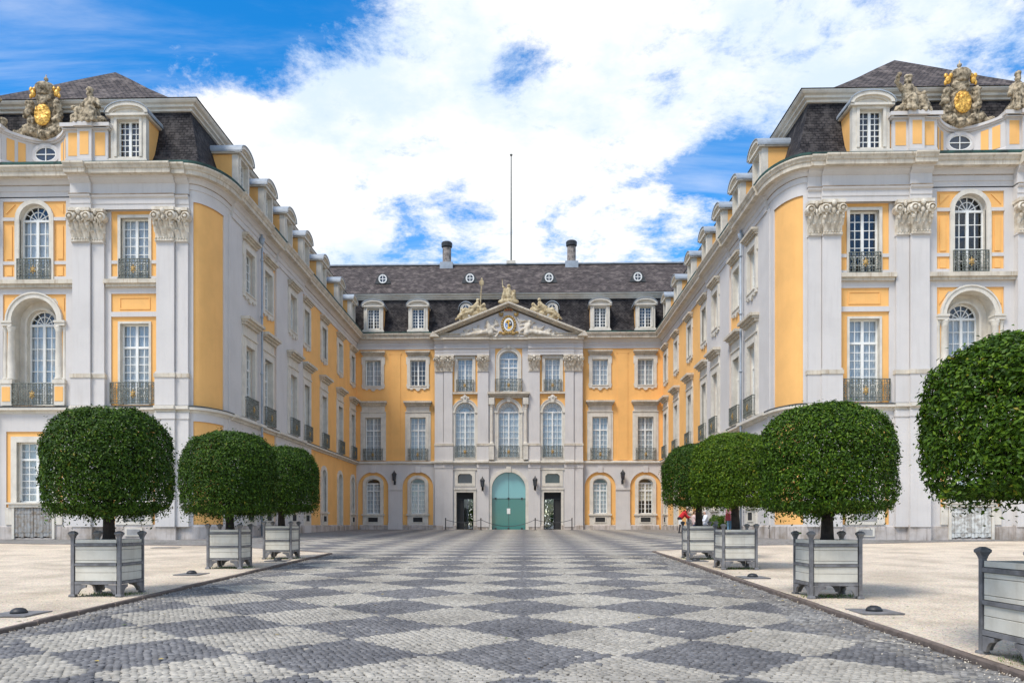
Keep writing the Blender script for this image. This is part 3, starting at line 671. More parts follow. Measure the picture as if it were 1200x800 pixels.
    for sg in (-1, 1):
        lf = MB(); a, b = sorted((AX+sg*.01, AX+sg*.86)); lf.box(a, b, .062, .09, 1.0, 2.37, fm=fr)
        n = 6
        for i in range(n): lf.box(a+(b-a)*i/n+.008, a+(b-a)*(i+1)/n-.008, .09, .115+.006*(i % 2), 1.02+.02*(i % 3), 2.36, fm=fr)
        for z in (1.25, 2.1): lf.box(a+.03, b-.03, .12, .135, z, z+.05, fm=fr)
        lf.build('door_leaf', M_HATCH_L if s < 0 else M_HATCH_R, cdoor)
    # ---- basement openings under the side bay
    for c in (B2, B2m):
        mb = MB(); mb.mi = 0; mb.box(c-.95, c+.95, 0.05, .16, 2.42, 2.58, fm=fr); mb.box(c-.85, c+.85, .05, .12, 1.6, 2.419, fm=fr)
        mb.mi = 1; mb.box(c-.5, c+.5, .12, .135, 1.75, 2.3, fm=fr); mb.mi = 0
        mb.box(c-.4, c+.4, .095, .14, 1.08, 1.45, fm=fr); mb.mi = 1; mb.box(c-.3, c+.3, .14, .15, 1.14, 1.39, fm=fr)
        mb.build('basement_opening', [M_STONE, M_SHUT], R)
    # ---- rounded corner
    ts = [i/16 for i in range(17)]
    def cstrip(mb, t0, t1, z0, z1, d):
        tt = [t0]+[t for t in ts if t0 < t < t1]+[t1]
        mb.strip([(s*corner_pt(t, d)[0], corner_pt(t, d)[1], z0) for t in tt], [(s*corner_pt(t, d)[0], corner_pt(t, d)[1], z1) for t in tt])
        for t in (t0, t1):
            a = corner_pt(t, d); b = corner_pt(t, 0); mb.poly([(s*a[0], a[1], z0), (s*b[0], b[1], z0), (s*b[0], b[1], z1), (s*a[0], a[1], z1)])
    mb = MB(); cstrip(mb, 0, 1, .2, 16.4, 0); mb.build('corner_wall', M_ORANGE, R)
    mb = MB(); t0, t1 = .10, .86
    cstrip(mb, 0, t0, .2, 16.4, .06); cstrip(mb, t1, 1, .2, 16.4, .06)
    cstrip(mb, t0, t1, 16.1, 16.4, .059); cstrip(mb, t0, t1, 6.25, 6.75, .059); cstrip(mb, t0, t1, .2, 1.6, .059)
    mb.build_each('corner_facing', M_GREY, R)
    # ---- side wall towards the court
    hs = []
    for i, y in enumerate(SIDE_Y):
        hs += [(y-.655, y+.655, 13.3, 15.45), (y-.655, y+.655, 7.0, 10.62)]
        hs.append((y-.6, y+.6, 1.2 if i == 5 else 2.5, 5.47))
    mb = MB(); wall(mb, si, YF+RY, YB, .2, 16.4, hs, 0, .35, rev=1)
    for y in SIDE_Y: arch_fill(mb, si, y, .6, 5.05, .42, 5.47, 0, .35, rev=1)
    mb.build('wall', [M_ORANGE, M_STONE], R)
    mb = MB()
    for a, b in ((YF+RY, 42.35), (44.85, 50.3)):
        wall(mb, si, a, b, .2, 16.4, [(h[0]-.02, h[1]+.02, h[2]-.02, h[3]+.02) for h in hs if a < h[0] < b and h[1] < b], .11, .11); slab_edges(mb, si, a, b, .2, 16.4, 0, .11)
    wall(mb, si, 50.3, 52.3, .2, 6.6, [(h[0]-.02, h[1]+.02, h[2]-.02, h[3]+.02) for h in hs if 50.3 < h[0] < 52.3 and h[3] < 6], .10, .10); slab_edges(mb, si, 50.3, 52.3, .2, 6.6, 0, .10)
    mb.build_each('plaster_facing', M_GREY, R)
    for i, y in enumerate(SIDE_Y):
        dd = .11 if i in (0, 2) else .0
        Mo = lambda z: frame((s*(W-dd), y, z), (-s, 0, 0))
        place('ear', R, Mo(13.3)); place('mid', R, Mo(7.0))
        place('grounddoor' if i == 5 else 'ground', R, Mo(1.2 if i == 5 else 2.5))
    dp = MB(); x = W-.11-.2
    dp.tube([(s*x, 41.75, 1.0), (s*x, 41.75, 16.9)], .06, 8)
    for z in (3.5, 6.2, 9.5, 12.5, 15.5): dp.tube([(s*x, 41.75, z), (s*x, 41.75, z+.12)], .085, 8)
    dp.tube([(s*x, 41.75, 16.3), (s*x, 41.75, 16.7)], [.07, .17], 8)
    dp.build('downpipe', M_LEAD, R, True)
    # ---- outer and rear walls
    mb = MB(); ou = lambda u, d, z: (s*(XO+d), u, z); wall(mb, ou, YF, 75, .2, 16.4, [], 0); wall(mb, lambda u, d, z: (s*u, 75-d, z), W-2.0, XO, .2, 21.5, [], 0)
    mb.build('wall', M_GREY, R)
    # ---- plinth, string course, entablature, cornice, gutter
    for nm, pr, m in (('plinth', E_PLINTH, M_PLINTH), ('entablature', E_STONE, M_GREY), ('cornice', E_CORN, M_CORN)):
        mb = MB(); sweep(mb, wing_path, pr, s=s)
        if nm == 'plinth':
            for a, b in ((18.15, 18.97), (14.34, 15.16)):
                for u0, u1 in ((a, b), (mir(b), mir(a))): extr(mb, fr, [(d+.22, z) for d, z in pr], u0-.06, u1+.06)
            for a, b in ((YF+RY, 42.35), (44.85, 50.3)): extr(mb, si, [(d+.11, z) for d, z in pr], a, b)
        else:
            full = (E_FULL if nm == 'entablature' else E_CORN)
            segs = [(18.15, 18.97, .34), (14.34, 18.148, .22), (13.75, 14.338, .10)]
            for a, b, d0 in segs:
                for u0, u1 in ((a, b), (mir(b), mir(a))): extr(mb, fr, [(d+d0, z+.003) for d, z in full], u0-(.06 if d0 > .3 else 0), u1+(.06 if d0 > .3 else 0))
            for a, b in ((YF+RY+.3, 42.35), (44.85, 50.3)): extr(mb, si, [(d+.11, z+.002) for d, z in (E_STONE if nm == 'entablature' else E_CORN)], a, b)
        mb.build(nm, m, R)
    for a, b, d0 in ((18.09, 19.03, .34), (14.34, 18.148, .22), (13.75, 14.338, .10)):
        for u0, u1 in ((a, b), (mir(b), mir(a))):
            mb = MB(); extr(mb, fr, [(d+d0, z+.003) for d, z in ((.155, 16.335), (.18, 16.338), (.18, 16.375), (.05, 16.39))], u0, u1); mb.build('drip_edge', M_DRIP, R)
    mb = MB(); sweep(mb, wing_path, [(.09, 16.875), (.125, 16.878), (.125, 16.91), (.10, 16.925)], s=s); mb.build('drip_edge', M_DRIP, R)
    mb = MB(); sweep(mb, wing_path, E_STRING, s=s)
    for a, b in ((18.15, 18.97), (14.34, 15.16), (13.75, 14.338), (17.55, 18.148)):
        for u0, u1 in ((a, b), (mir(b), mir(a))): extr(mb, fr, [(d+(.22 if b-a > .7 else .1), z+.003) for d, z in E_STRING], u0-.05, u1+.05)
    for a, b in ((YF+RY+.2, 42.35), (44.85, 50.3)): extr(mb, si, [(d+.11, z+.002) for d, z in E_STRING], a, b)
    mb.build('string_course', M_STONE, R)
    mb = MB(); sweep(mb, wing_path, [(.285, 6.86), (.30, 6.87), (.30, 6.91), (.02, 6.965)], s=s); mb.build('flashing', M_LEADD, R)
    mb = MB(); sweep(mb, wing_path, [(.64, 17.575), (.69, 17.60), (.70, 17.70), (.66, 17.70), (.40, 17.68)], s=s); mb.build('gutter', M_COPPER, R)
    # ---- pilasters
    for a, b, d, k in ((18.15, 18.97, .26, 'main'), (17.57, 18.15, .14, 'second'), (14.34, 15.16, .26, 'main'), (13.76, 14.34, .14, 'second')):
        for u0, u1 in ((a, b), (mir(b), mir(a))):
            pilaster(R, fr, Mf, (u0+u1)/2, u1-u0-.02, d+.06, 6.93, 14.31, k, 1.4, d0=.05, base=(1.5, 6.6))
    # ---- roofs
    mb = MB(); g0, g1 = AX-3.3, AX+3.3
    pA = lambda d: [(g0, YF-d)]+[p for p in wing_path(d)[2:]][1:] if False else [(g0, YF-d)]+wing_path(d)[3:]
    pB = lambda d: wing_path(d)[:2]+[(g1, YF-d)]
    sweep(mb, pA, MANS, s=s); sweep(mb, pB, MANS, s=s)
    sweep(mb, lambda d: [(g1, YF-d), (g0, YF-d)], [(-1.3, 17.55), (-1.3, 20.6), (-1.5, 21.0)], s=s)
    mb.build('mansard_roof', M_SLATED, R)
    mb = MB(); sweep(mb, wing_path, BREAK, s=s); mb.build('roof_cornice', M_STONE, R)
    mb = MB(); H0, H1 = 21.40, 26.1
    hx = AX-(W+1.0); prof = [(0, 0), (.06, .02), (.2, .10), (.36, .27), (.55, .48), (.78, .75), (1, 1)]
    rr = []
    for t, h in prof:
        z = H0+(H1-H0)*h; xi = W+1.0+hx*t; xo = XO-1.0-hx*t; yf = YF+1.0+6.1*t
        rr.append([(s*xi, 78, z), (s*xi, yf, z), (s*(xo+.001), yf, z), (s*(xo+.001), 78, z)])
    for a, b in zip(rr, rr[1:]): mb.strip(a, b)
    mb.build('upper_roof', M_SLATE, R)
    mb = MB(); mb.box(-25.4, -23.9, 47, 48.2, 22.5, 27.6); mb.box(-25.6, -23.7, 46.8, 48.4, 27.6, 27.95)
    if s < 0: mb.build('chimney', M_STATUE, R)
    # ---- dormers
    for y in DORM_Y: place_dormer(R, frame((s*(W-.05), y, 17.85), (-s, 0, 0)))
    for u in (16.55, mir(16.55)): place_dormer(R, Mf(u, .05, 17.95))
    # ---- attic with concave middle and the coat of arms
    def att(u, d=0.0):
        q = abs(u-AX); 
        if q > 1.47: return .10+d
        t = (1.47-q)/1.47; return .10-1.05*math.sin(t*PI/2)**.8+d
    def ztop(u):
        q = abs(u-AX); return 19.50 if q > 1.47 else 19.50-.08*math.sin((1.47-q)/1.47*PI/2)
    us = [AX-3.42]+[AX-1.47+2.94*i/24 for i in range(25)]+[AX+3.42]
    mb = MB()
    mb.strip([fr(u, att(u), 17.5) for u in us], [fr(u, att(u), ztop(u)-.2) for u in us])
    for dd, za, zb in ((.10, -.2, -.12), (.20, -.12, 0)):
        mb.strip([fr(u, att(u, dd), ztop(u)+za) for u in us], [fr(u, att(u, dd), ztop(u)+zb) for u in us]); mb.strip([fr(u, att(u, dd-.12), ztop(u)+za) for u in us], [fr(u, att(u, dd), ztop(u)+za) for u in us])
    mb.strip([fr(u, att(u, .20), ztop(u)) for u in us], [fr(u, att(u)-1.2, ztop(u)-.05) for u in us])
    mb.strip([fr(u, att(u, .07), 17.5) for u in us], [fr(u, att(u, .07), 18.05) for u in us]); mb.strip([fr(u, att(u, .07), 18.05) for u in us], [fr(u, att(u), 18.1) for u in us])
    for sg in (-1, 1):
        a, b = sorted((AX+sg*1.50, AX+sg*3.42)); mb.box(a, b, -1.6, .16, 17.5, 19.34, fm=fr); mb.box(a-.1, b+.1, -1.6, .30, 19.34, 19.42, fm=fr); mb.box(a-.16, b+.16, -1.6, .38, 19.42, 19.58, fm=fr)
        a, b = sorted((AX+sg*2.1, AX+sg*2.75)); mb.box(a, b, .16, .30, 17.5, 19.34, fm=fr); mb.box(a-.1, b+.1, .16, .48, 19.40, 19.585, fm=fr); mb.box(a-.06, b+.06, .16, .40, 17.5, 17.95, fm=fr)
    mb.poly([fr(AX-1.5, .35, 17.612), fr(AX+1.5, .35, 17.612), fr(AX+1.5, -1.2, 17.612), fr(AX-1.5, -1.2, 17.612)])
    A = [(AX+.52*math.cos(t*PI/10), 18.72+.34*math.sin(t*PI/10)) for t in range(21)]; Bq = [(AX+.70*math.cos(t*PI/10), 18.72+.48*math.sin(t*PI/10)) for t in range(21)]
    ring(mb, A, Bq, -.95, -.76, fm=fr)
    at = mb.build('attic_parapet', M_GREY, R)
    pm = MB()
    for sg in (-1, 1):
        for a, b in ((1.62, 2.04), (2.22, 2.62), (2.84, 3.30)):
            dd = .312 if a == 2.22 else .172
            u0, u1 = sorted((AX+sg*a, AX+sg*b)); pm.box(u0, u1, dd-.02, dd, 18.18, 19.22, fm=fr)
        sd_ = AX+sg*3.432; a, b = sorted((sd_, sd_-sg*.02)); pm.box(a, b, -.75, 0, 18.18, 19.22, fm=fr)
        for a, b in ((.82, 1.05), (1.15, 1.36)):
            q = [AX+sg*(a+(b-a)*i/3) for i in range(4)]; pm.strip([fr(u, att(u, .025), 18.16) for u in q], [fr(u, att(u, .025), ztop(u)-.33) for u in q])
    pm.build_each('attic_panel', M_ORANGE, at)
    mb = MB(); mb.poly([fr(u, -.83, z) for u, z in A[:-1]]); o = mb.build('round_window', M_GLASSD, R)
    mb = MB(); mb.box(AX-.5, AX+.5, -.82, -.79, 18.70, 18.74, fm=fr); mb.box(AX-.02, AX+.02, -.818, -.792, 18.39, 19.05, fm=fr)
    ring(mb, [(AX+(x-AX)*.9, 18.72+(z-18.72)*.9) for x, z in A], A, -.83, -.78, fm=fr); mb.build('sash', M_WHITE, o)
    # coat of arms
    Mc = Mf(AX, -.85, 19.50) @ Matrix.Scale(.95, 4)
    c = MB()
    cm = link('coat_of_arms', CARTOUCHE, R, Mc)
    link('gilded_shield', SHIELD, cm, Mc)
    link('crown', CROWN, cm, Mc)
    return R

M_LEADD = mat('dark_lead', (0.06, 0.062, 0.06), 0.6, 0.2)
M_HATCH_L = mat('grey_boards', (0.30, 0.30, 0.29), 0.85, 0.15, 5, 0.2, 30, col2=(0.22, 0.17, 0.12))
M_HATCH_R = mat('peeling_white_boards', (0.62, 0.62, 0.58), 0.85, 0.08, 6, 0.2, 30, col2=(0.30, 0.27, 0.23))
M_SHUT = mat('grey_shutter', (0.32, 0.31, 0.30), 0.8, 0.1)
M_GLASSD = mat('dark_pane', (0.05, 0.055, 0.065), 0.05, 0.1, spec=0.8)

# ---- sculpted pieces
def cartouche_mesh():
    rnd = random.Random(3); c = []
    c += [((0, 0, .75), (.62, .22, .95)), ((0, .05, 1.75), (.42, .28, .42)), ((0, 0, .1), (.9, .3, .28))]
    for sg in (-1, 1):
        c += [((sg*.55, .1, .2), (sg*.75, .15, 1.1), .22, .14), ((sg*.75, .15, 1.1), (sg*.68, .2, 1.45), .17, .2), ((sg*.68, .22, 1.55), .2), ((sg*.9, .1, .35), .26), ((sg*.5, .25, .2), .24), ((sg*.62, .18, .75), .22)]
        c += [((sg*1.15, .05, .16), .24), ((sg*.85, 0, .12), (sg*1.5, 0, .18), .2, .12), ((sg*1.45, .05, .2), .2)]
        for k in range(7): c.append(((sg*rnd.uniform(.4, .95), rnd.uniform(.1, .3), rnd.uniform(.05, 1.5)), rnd.uniform(.08, .15)))
    c += [((0, .25, .05), .2), ((0, .25, 1.62), .18), ((-.25, .15, 1.9), .17), ((.25, .15, 1.9), .17)]
    return sculpt_mesh('coat_of_arms', c, [M_STATUE], .042, .16, .12)
CARTOUCHE = cartouche_mesh()
def shield_mesh():
    c = [((0, .32, .98), (.44, .07, .55)), ((0, .34, .75), (.38, .07, .3))]
    rnd = random.Random(5)
    for k in range(16): c.append(((rnd.uniform(-.30, .30), .38, rnd.uniform(.6, 1.4)), rnd.uniform(.04, .07)))
    return sculpt_mesh('gilded_shield', c, [M_GOLD], .03, .03, .08)
SHIELD = shield_mesh()
def crown_mesh():
    mb = MB(); mb.lathe([(.36, 2.0), (.40, 2.05), (.38, 2.14), (.44, 2.2), (.5, 2.42), (.40, 2.56), (.16, 2.66), (.05, 2.7), (.05, 2.76), (.10, 2.82), (.10, 2.9), (.03, 2.96), (.02, 3.08)], (0, .02, 0), 14)
    mb.mi = 1
    for sg in (-1, 1):
        mb.sphere((sg*.58, .12, 2.12), (.15, .1, .2), 8, 6); mb.sphere((sg*.68, .12, 2.32), (.10, .08, .12), 8, 5); mb.sphere((sg*.48, .16, 2.3), (.09, .09, .12), 8, 5); mb.sphere((sg*.70, .12, 1.98), (.08, .06, .12), 8, 5)
    return mb.mesh('crown', [M_STATUE, M_GOLD], True)
CROWN = crown_mesh()
def stone_figure(k):
    """seated draped figure about 1.75 m high on a rocky seat, facing +y"""
    rnd = random.Random(k); q = rnd.uniform
    h = (q(-.06, .06), .22, 1.42); lean = q(-.12, .12)
    c = [((lean, .05, 1.38), (.13, .14, .17)), ((lean, .05, 1.55), (.15, .15, .09)), ((lean*.9, 0, 1.22), (lean*.9, .03, 1.32), .08, .08),
         ((0, .0, .55), (lean*.8, 0, 1.08), .27, .22), ((lean*.8-.22, 0, 1.08), (lean*.8+.22, 0, 1.08), .12, .12)]
    for sg in (-1, 1):
        kx = sg*q(.16, .28)
        c += [((sg*.14, .05, .55), (kx, .48, .52), .19, .15), ((kx, .48, .52), (kx*1.1, .5, .08), .15, .12), ((kx*1.1, .58, .04), .1)]
        e = (lean+sg*.40, q(.05, .2), q(.7, .85)) if (k+sg) % 3 else (lean+sg*.48, q(.0, .2), q(1.15, 1.35))
        w = (e[0]+sg*q(-.15, .1), e[1]+.22, e[2]+(q(-.15, .1) if (k+sg) % 3 else q(.15, .3)))
        c += [((lean*.8+sg*.23, 0, 1.08), e, .11, .085), (e, w, .085, .065), (w, .08)]
    c += [((0, -.05, .25), (.5, .4, .32)), ((-.35, .1, .15), (.3, .3, .2)), ((.35, .1, .12), (.32, .3, .17)), ((0, .4, .3), (.26, .16, .28))]
    for i in range(5):
        x = -.3+.15*i; c.append(((x, .42, .5), (x*1.4, .55, .02), .075, .06))
    for i in range(5): c.append(((q(-.55, .55), q(-.1, .3), q(.05, .4)), q(.12, .2)))
    return sculpt_mesh('statue', c, [M_STATUE], .036, .09, .10)
FIGS = [stone_figure(k) for k in range(4)]
CX_, CY_ = CAM[0], CAM[1]
wl = build_wing(-1); wr = build_wing(1)
statue_spots = [(-18.3, 0, 'weathered stone statue group on the left pavilion attic, between the gold shield and the dormer', 1.0),
                (-23.2, 1, 'weathered stone statue cut by the left edge of the photo, on the left attic', 1.0),
                (18.35, 2, 'weathered seated stone statue on the right pavilion attic, between dormer and gold shield', 1.0),
                (23.0, 3, 'tall dark-headed stone statue on the right pavilion attic, right of the gold shield', 1.05),
                (24.2, 1, 'weathered stone statue at the right edge of the photo, on the right attic', .95)]
for i, (x, k, lab, sc) in enumerate(statue_spots):
    o = link('statue', FIGS[k], None, T((x, YF+.15, 19.58)) @ Matrix.Rotation(PI+(-.25, .3, .2, -.1, .5)[i], 4, 'Z') @ Matrix.Scale(sc*1.12, 4) @ Matrix.Scale(1.2 if k != 3 else .8, 4, (1, 0, 0)))
    tag(o, lab, 'statue', 'stone statues on the attics')

# ------------------------------------------------------------------ central wing
def build_centre():
    R = root('palace_wing', (0, YB, 1.19), 'central palace wing at the end of the court, with the pediment and teal arched door', 'building')
    fr = lambda u, d, z: (u, YB-d, z); Mf = lambda u, d, z: frame((u, YB-d, z), (0, -1, 0))
    WX = (7.66, 11.45)
    RD = .42
    # plain side parts in ochre
    mb = MB()
    for sg in (-1, 1):
        hs = []
        for x in WX:
            x *= sg; hs += [(x-.655, x+.655, 13.3, 15.45), (x-.655, x+.655, 7.0, 10.62), (x-.6, x+.6, 2.5, 5.47)]
        a, b = sorted((sg*6.2, sg*W)); wall(mb, fr, a, b, .3, 16.4, hs, 0, .35, rev=1)
        for x in WX: arch_fill(mb, fr, sg*x, .6, 5.05, .42, 5.47, 0, .35, rev=1)
    mb.build_each('wall', [M_ORANGE, M_STONE], R)
    mb = MB(); pm = MB()
    for sg in (-1, 1):
        a, b = sorted((sg*6.2, sg*W)); hs = [(sg*x-1.3, sg*x+1.3, .9, 6.03) for x in WX]
        wall(mb, fr, a, b, .3, 6.66, hs, .12, .12)
        for x in WX: arch_fill(mb, fr, sg*x, 1.3, 4.73, 1.3, 6.03, .12, .12, R=1.3); 
        for x in WX: ring(mb, [(sg*x+p, z) for p, z in outline(2.6, 4.73, 1.3, 16, 0, 1.0)], [(sg*x+p, z) for p, z in outline(2.6, 4.73, 1.3, 16, .09, 1.0)], .1, .16, fm=fr)
        for x in WX: mb.box(sg*x-.2, sg*x+.2, .12, .22, 5.95, 6.5, fm=fr)
        x = sg*9.555; mb.box(x-.62, x+.62, .12, .22, 1.0, 1.75, fm=fr); mb.box(x-.5, x+.5, .12, .17, 1.751, 4.5, fm=fr); mb.box(x-.6, x+.6, .12, .24, 4.5, 4.72, fm=fr)
        mb.box(sg*W-sg*.02, sg*(W-.25), .12, .2, .9, 16.35, fm=fr) if False else None
        pm.box(x-.42, x+.42, 0, .04, 7.0, 15.95, fm=fr); pm.box(x-.50, x+.50, 0, .05, 15.95, 16.1, fm=fr)
    mb.build_each('plaster_facing', M_GREY, R); pm.build_each('wall_strip', M_ORANGE, R)
    for sg in (-1, 1):
        for x in WX: place('ear', R, Mf(sg*x, 0, 13.3)); place('mid', R, Mf(sg*x, 0, 7.0)); place('ground', R, Mf(sg*x, .02, 2.5))
    # risalit
    bays = (-3.66, 3.66)
    hs = [(-1.415, 1.415, .3, 5.99)]
    for x in bays: hs += [(x-.635, x+.635, 12.72, 15.47), (x-.83, x+.83, 7.2, 11.83), (x-.72, x+.72, .3, 4.3), (x-.6, x+.6, 5.05, 5.85)]
    hs += [(-.87, .87, 7.2, 11.87), (-.78, .78, 12.72, 16.09)]
    mb = MB(); wall(mb, fr, -6.2, 6.2, .3, 16.4, hs, RD-.06, .4, rev=1); slab_edges(mb, fr, -6.2, 6.2, .3, 16.4, 0, RD-.06)
    for x in bays: arch_fill(mb, fr, x, .83, 11.0, .83, 11.83, RD-.06, .4, rev=1)
    arch_fill(mb, fr, 0, .87, 11.0, .87, 11.87, RD-.06, .4); arch_fill(mb, fr, 0, .78, 15.47, .62, 16.09, RD-.06, .4, rev=1)
    mb.build('wall', [M_ORANGE, M_STONE], R)
    P = [(x-1.05, x+1.05, 7.0, 15.7) for x in bays]+[(-1.13, 1.13, 7.0, 16.3)]
    P += [(x-.72, x+.72, .3, 4.3) for x in bays]+[(x-.6, x+.6, 5.05, 5.85) for x in bays]+[(-1.415, 1.415, .3, 5.99)]
    mb = MB(); wall(mb, fr, -6.2, 6.2, .3, 16.4, P, RD, .06); slab_edges(mb, fr, -6.2, 6.2, .3, 16.4, 0, RD)
    arch_fill(mb, fr, 0, 1.415, 4.575, 1.415, 5.99, RD, .3, n=20)
    mb.build('plaster_facing', M_GREY, R)
    dq = RD-.06
    for x in bays: place('risup', R, Mf(x, dq, 12.72), full=True); place('risarch', R, Mf(x, dq, 7.2), full=True)
    place('cenup', R, Mf(0, dq, 12.72), full=True)
    template('cenarch', 1.74, 3.80, .87, rows=7, fan=6, lat=True, casing='archmould', rail=(1.7, .16, .95)); place('cenarch', R, Mf(0, dq, 7.2), full=True)
    # balcony slab, sills, colonnettes
    mb = MB(); mb.box(-1.75, 1.75, RD, RD+.5, 12.45, 12.62, fm=fr); mb.box(-1.65, 1.65, RD, RD+.35, 12.3, 12.449, fm=fr); mb.box(-1.55, 1.55, RD-.05, RD+.2, 12.15, 12.299, fm=fr)
    for x in bays: mb.box(x-1.05, x+1.05, RD-.05, RD+.16, 12.5, 12.66, fm=fr)
    mb.build_each('balcony', M_CORN, R)
    for sg in (-1, 1):
        c = MB(); p = fr(sg*1.42, RD+.16, 0)
        c.lathe([(.17, 8.35), (.17, 8.42), (.13, 8.5), (.135, 9.5), (.115, 11.2), (.14, 11.25), (.12, 11.3), (.19, 11.5), (.2, 11.6)], (p[0], p[1], 0), 12)
        c.box(p[0]-.2, p[0]+.2, p[1]-.2, p[1]+.12, 7.0, 8.35); c.box(p[0]-.24, p[0]+.24, p[1]-.24, p[1]+.12, 8.2, 8.3)
        c.box(p[0]-.23, p[0]+.23, p[1]-.23, p[1]+.12, 11.6, 12.14)
        link('column', c.mesh('column', M_STONE, False), R)
    for x, w, k, d in ((5.06, .72, 'cmain', .16), (2.14, .9, 'cmain', .16), (5.82, .66, 'csecond', .07)):
        for sg in (-1, 1): pilaster(R, fr, Mf, sg*x, w, RD+d, 6.93, 14.44, k, 1.28, d0=RD-.01, base=(1.4, 6.6))
    # doors
    mb = MB(); ring(mb, [(p, z) for p, z in outline(2.83, 4.575, 1.415, 20, 0, 1.1)], [(p, z) for p, z in outline(2.83, 4.575, 1.415, 20, .30, 1.1)], RD-.02, RD+.08, fm=fr); mb.box(-.2, .2, RD, RD+.16, 5.95, 6.45, fm=fr)
    for x in bays:
        ring(mb, [(x+p, z) for p, z in outline(1.44, 4.3, 0, 12, 0, 1.1)], [(x+p, z) for p, z in outline(1.44, 4.3, 0, 12, .2, 1.1)], RD-.02, RD+.07, fm=fr)
        o8 = lambda r1, r2, c: [(x-r1, 5.05+c), (x-r1+c, 5.05), (x+r1-c, 5.05), (x+r1, 5.05+c)]
        oc = lambda a, z0, z1, c: [(x-a, z0), (x-a, z1-c), (x-a+c, z1), (x+a-c, z1), (x+a, z1-c), (x+a, z0), (x-a, z0)]
        ring(mb, oc(.6, 5.06, 5.84, .18), oc(.86, 4.8, 6.1, .001), RD-.06, RD+.06, fm=fr); mb.box(x-.95, x+.95, RD, RD+.12, 4.5, 4.66, fm=fr)
        mb.box(x-1.02, x+1.02, RD, RD+.09, 6.15, 6.3, fm=fr)
    mb.build('door_surround', M_STONE, R)
    mb = MB(); mb.poly([fr(p, RD-.28, z) for p, z in outline(2.83, 4.575, 1.415, 20, 0, 3.785)]); D = mb.build('arched_door', M_TEAL, R)
    for x0_, x1_ in ((-1.415, -.006), (.006, 1.415)): mb = MB(); mb.poly([fr(x0_, RD-.28, 1.0), fr(x1_, RD-.28, 1.0), fr(x1_, RD-.28, 3.785), fr(x0_, RD-.28, 3.785)]); mb.build('door_leaf', M_TEALD, D)
    mb = MB(); mb.box(-.012, .012, RD-.28, RD-.265, 1.2, 5.95, fm=fr)
    for x in (-1.1, -.02, 1.1): mb.box(x-.07, x+.07, RD-.28, RD-.22, 3.72, 3.86, fm=fr); mb.box(x-.07, x+.07, RD-.28, RD-.22, 1.2, 1.32, fm=fr)
    mb.box(-1.41, 1.41, RD-.28, RD-.262, 3.77, 3.80, fm=fr)
    mb.build_each('door_fitting', M_BLACK, D)
    mb = MB(); mb.box(-.15, .13, RD-.28, RD-.255, 2.5, 2.95, fm=fr); mb.build('paper_notice', M_WHITE, D)
    for x in bays:
        sg = 1 if x > 0 else -1
        mb = MB(); a, b = sorted((x-sg*.72, x+sg*.72))
        mb.box(a, a+.06, RD-.34, RD-.28, 1.15, 4.3, fm=fr); mb.box(b-.06, b, RD-.34, RD-.28, 1.15, 4.3, fm=fr); mb.box(a, b, RD-.335, RD-.285, 3.72, 3.78, fm=fr); mb.box(a, b, RD-.34, RD-.28, 4.24, 4.299, fm=fr)
        q = x+sg*.12 ; mb.box(q-.03, q+.03, RD-.336, RD-.284, 1.15, 3.72, fm=fr)
        d = mb.build('glass_door', M_BLACK, R)
        g = MB(); u0, u1 = sorted((x-sg*.66, q)); g.poly([fr(u0, RD-.31, 1.2), fr(u1, RD-.31, 1.2), fr(u1, RD-.31, 3.72), fr(u0, RD-.31, 3.72)]); g.build('glass', M_GLASS, d)
        g = MB(); u0, u1 = sorted((q, x+sg*.70)); g.box(u0, u1, RD-.42, RD-.36, 1.15, 3.72, fm=fr); g.box(a, b, RD-.42, RD-.37, 3.78, 4.24, fm=fr); g.build('door_leaf', M_DARK, d)
        g = MB(); g.box(x-.62, x+.62, RD-.40, RD-.34, 5.0, 5.9, fm=fr); g.build('transom_window', M_GLASSD, R)
    # plinth, string course, entablature
    for nm, pr, m in (('plinth', E_PLINTH, M_PLINTH), ('string_course', E_STRING, M_STONE), ('entablature', E_STONE, M_GREY), ('cornice', E_CORN, M_CORN)):
        mb = MB()
        if nm == 'plinth':
            for a, b in ((-W, -6.2), (6.2, W)): extr(mb, fr, [(d+.12, z) for d, z in pr], a+.3 if a < 0 else a, b if a < 0 else b-.3)
            for a, b in ((-6.2, -4.42), (-2.9, -1.75), (1.75, 2.9), (4.42, 6.2)): extr(mb, fr, [(d+RD+.06, z+.003) for d, z in pr], a, b)
        else:
            sweep(mb, cen_path, pr)
            if nm == 'string_course':
                extr(mb, fr, [(d+RD, z+.002) for d, z in pr], -6.22, 6.22)
                for x, w in ((5.06, .8), (2.14, .95)):
                    for sg in (-1, 1): extr(mb, fr, [(d+RD+.16, z+.004) for d, z in pr], sg*x-w/2, sg*x+w/2)
            elif nm == 'entablature':
                lo = lambda P, d0, e: [(d+d0, z+e-(.2 if z > 16.8 else 0)) for d, z in P]
                extr(mb, fr, lo(pr, RD, .002), -6.22, 6.22)
                for sg in (-1, 1):
                    a, b = sorted((sg*1.62, sg*5.45)); extr(mb, fr, lo(E_FULL, RD+.18, .004), a, b)
                    a, b = sorted((sg*5.452, sg*6.18)); extr(mb, fr, lo(E_FULL, RD+.08, .003), a, b)
            else:
                extr(mb, fr, [(d+RD, z-.198) for d, z in pr[:4]+[(.58, 17.36)]], -6.25, 6.25)
                for sg in (-1, 1):
                    a, b = sorted((sg*1.62, sg*5.45)); extr(mb, fr, [(d+RD+.18, z-.196) for d, z in pr[:4]+[(.58, 17.36)]], a, b)
        (mb.build_each if nm == 'plinth' else mb.build)(nm, m, R)
    mb = MB()
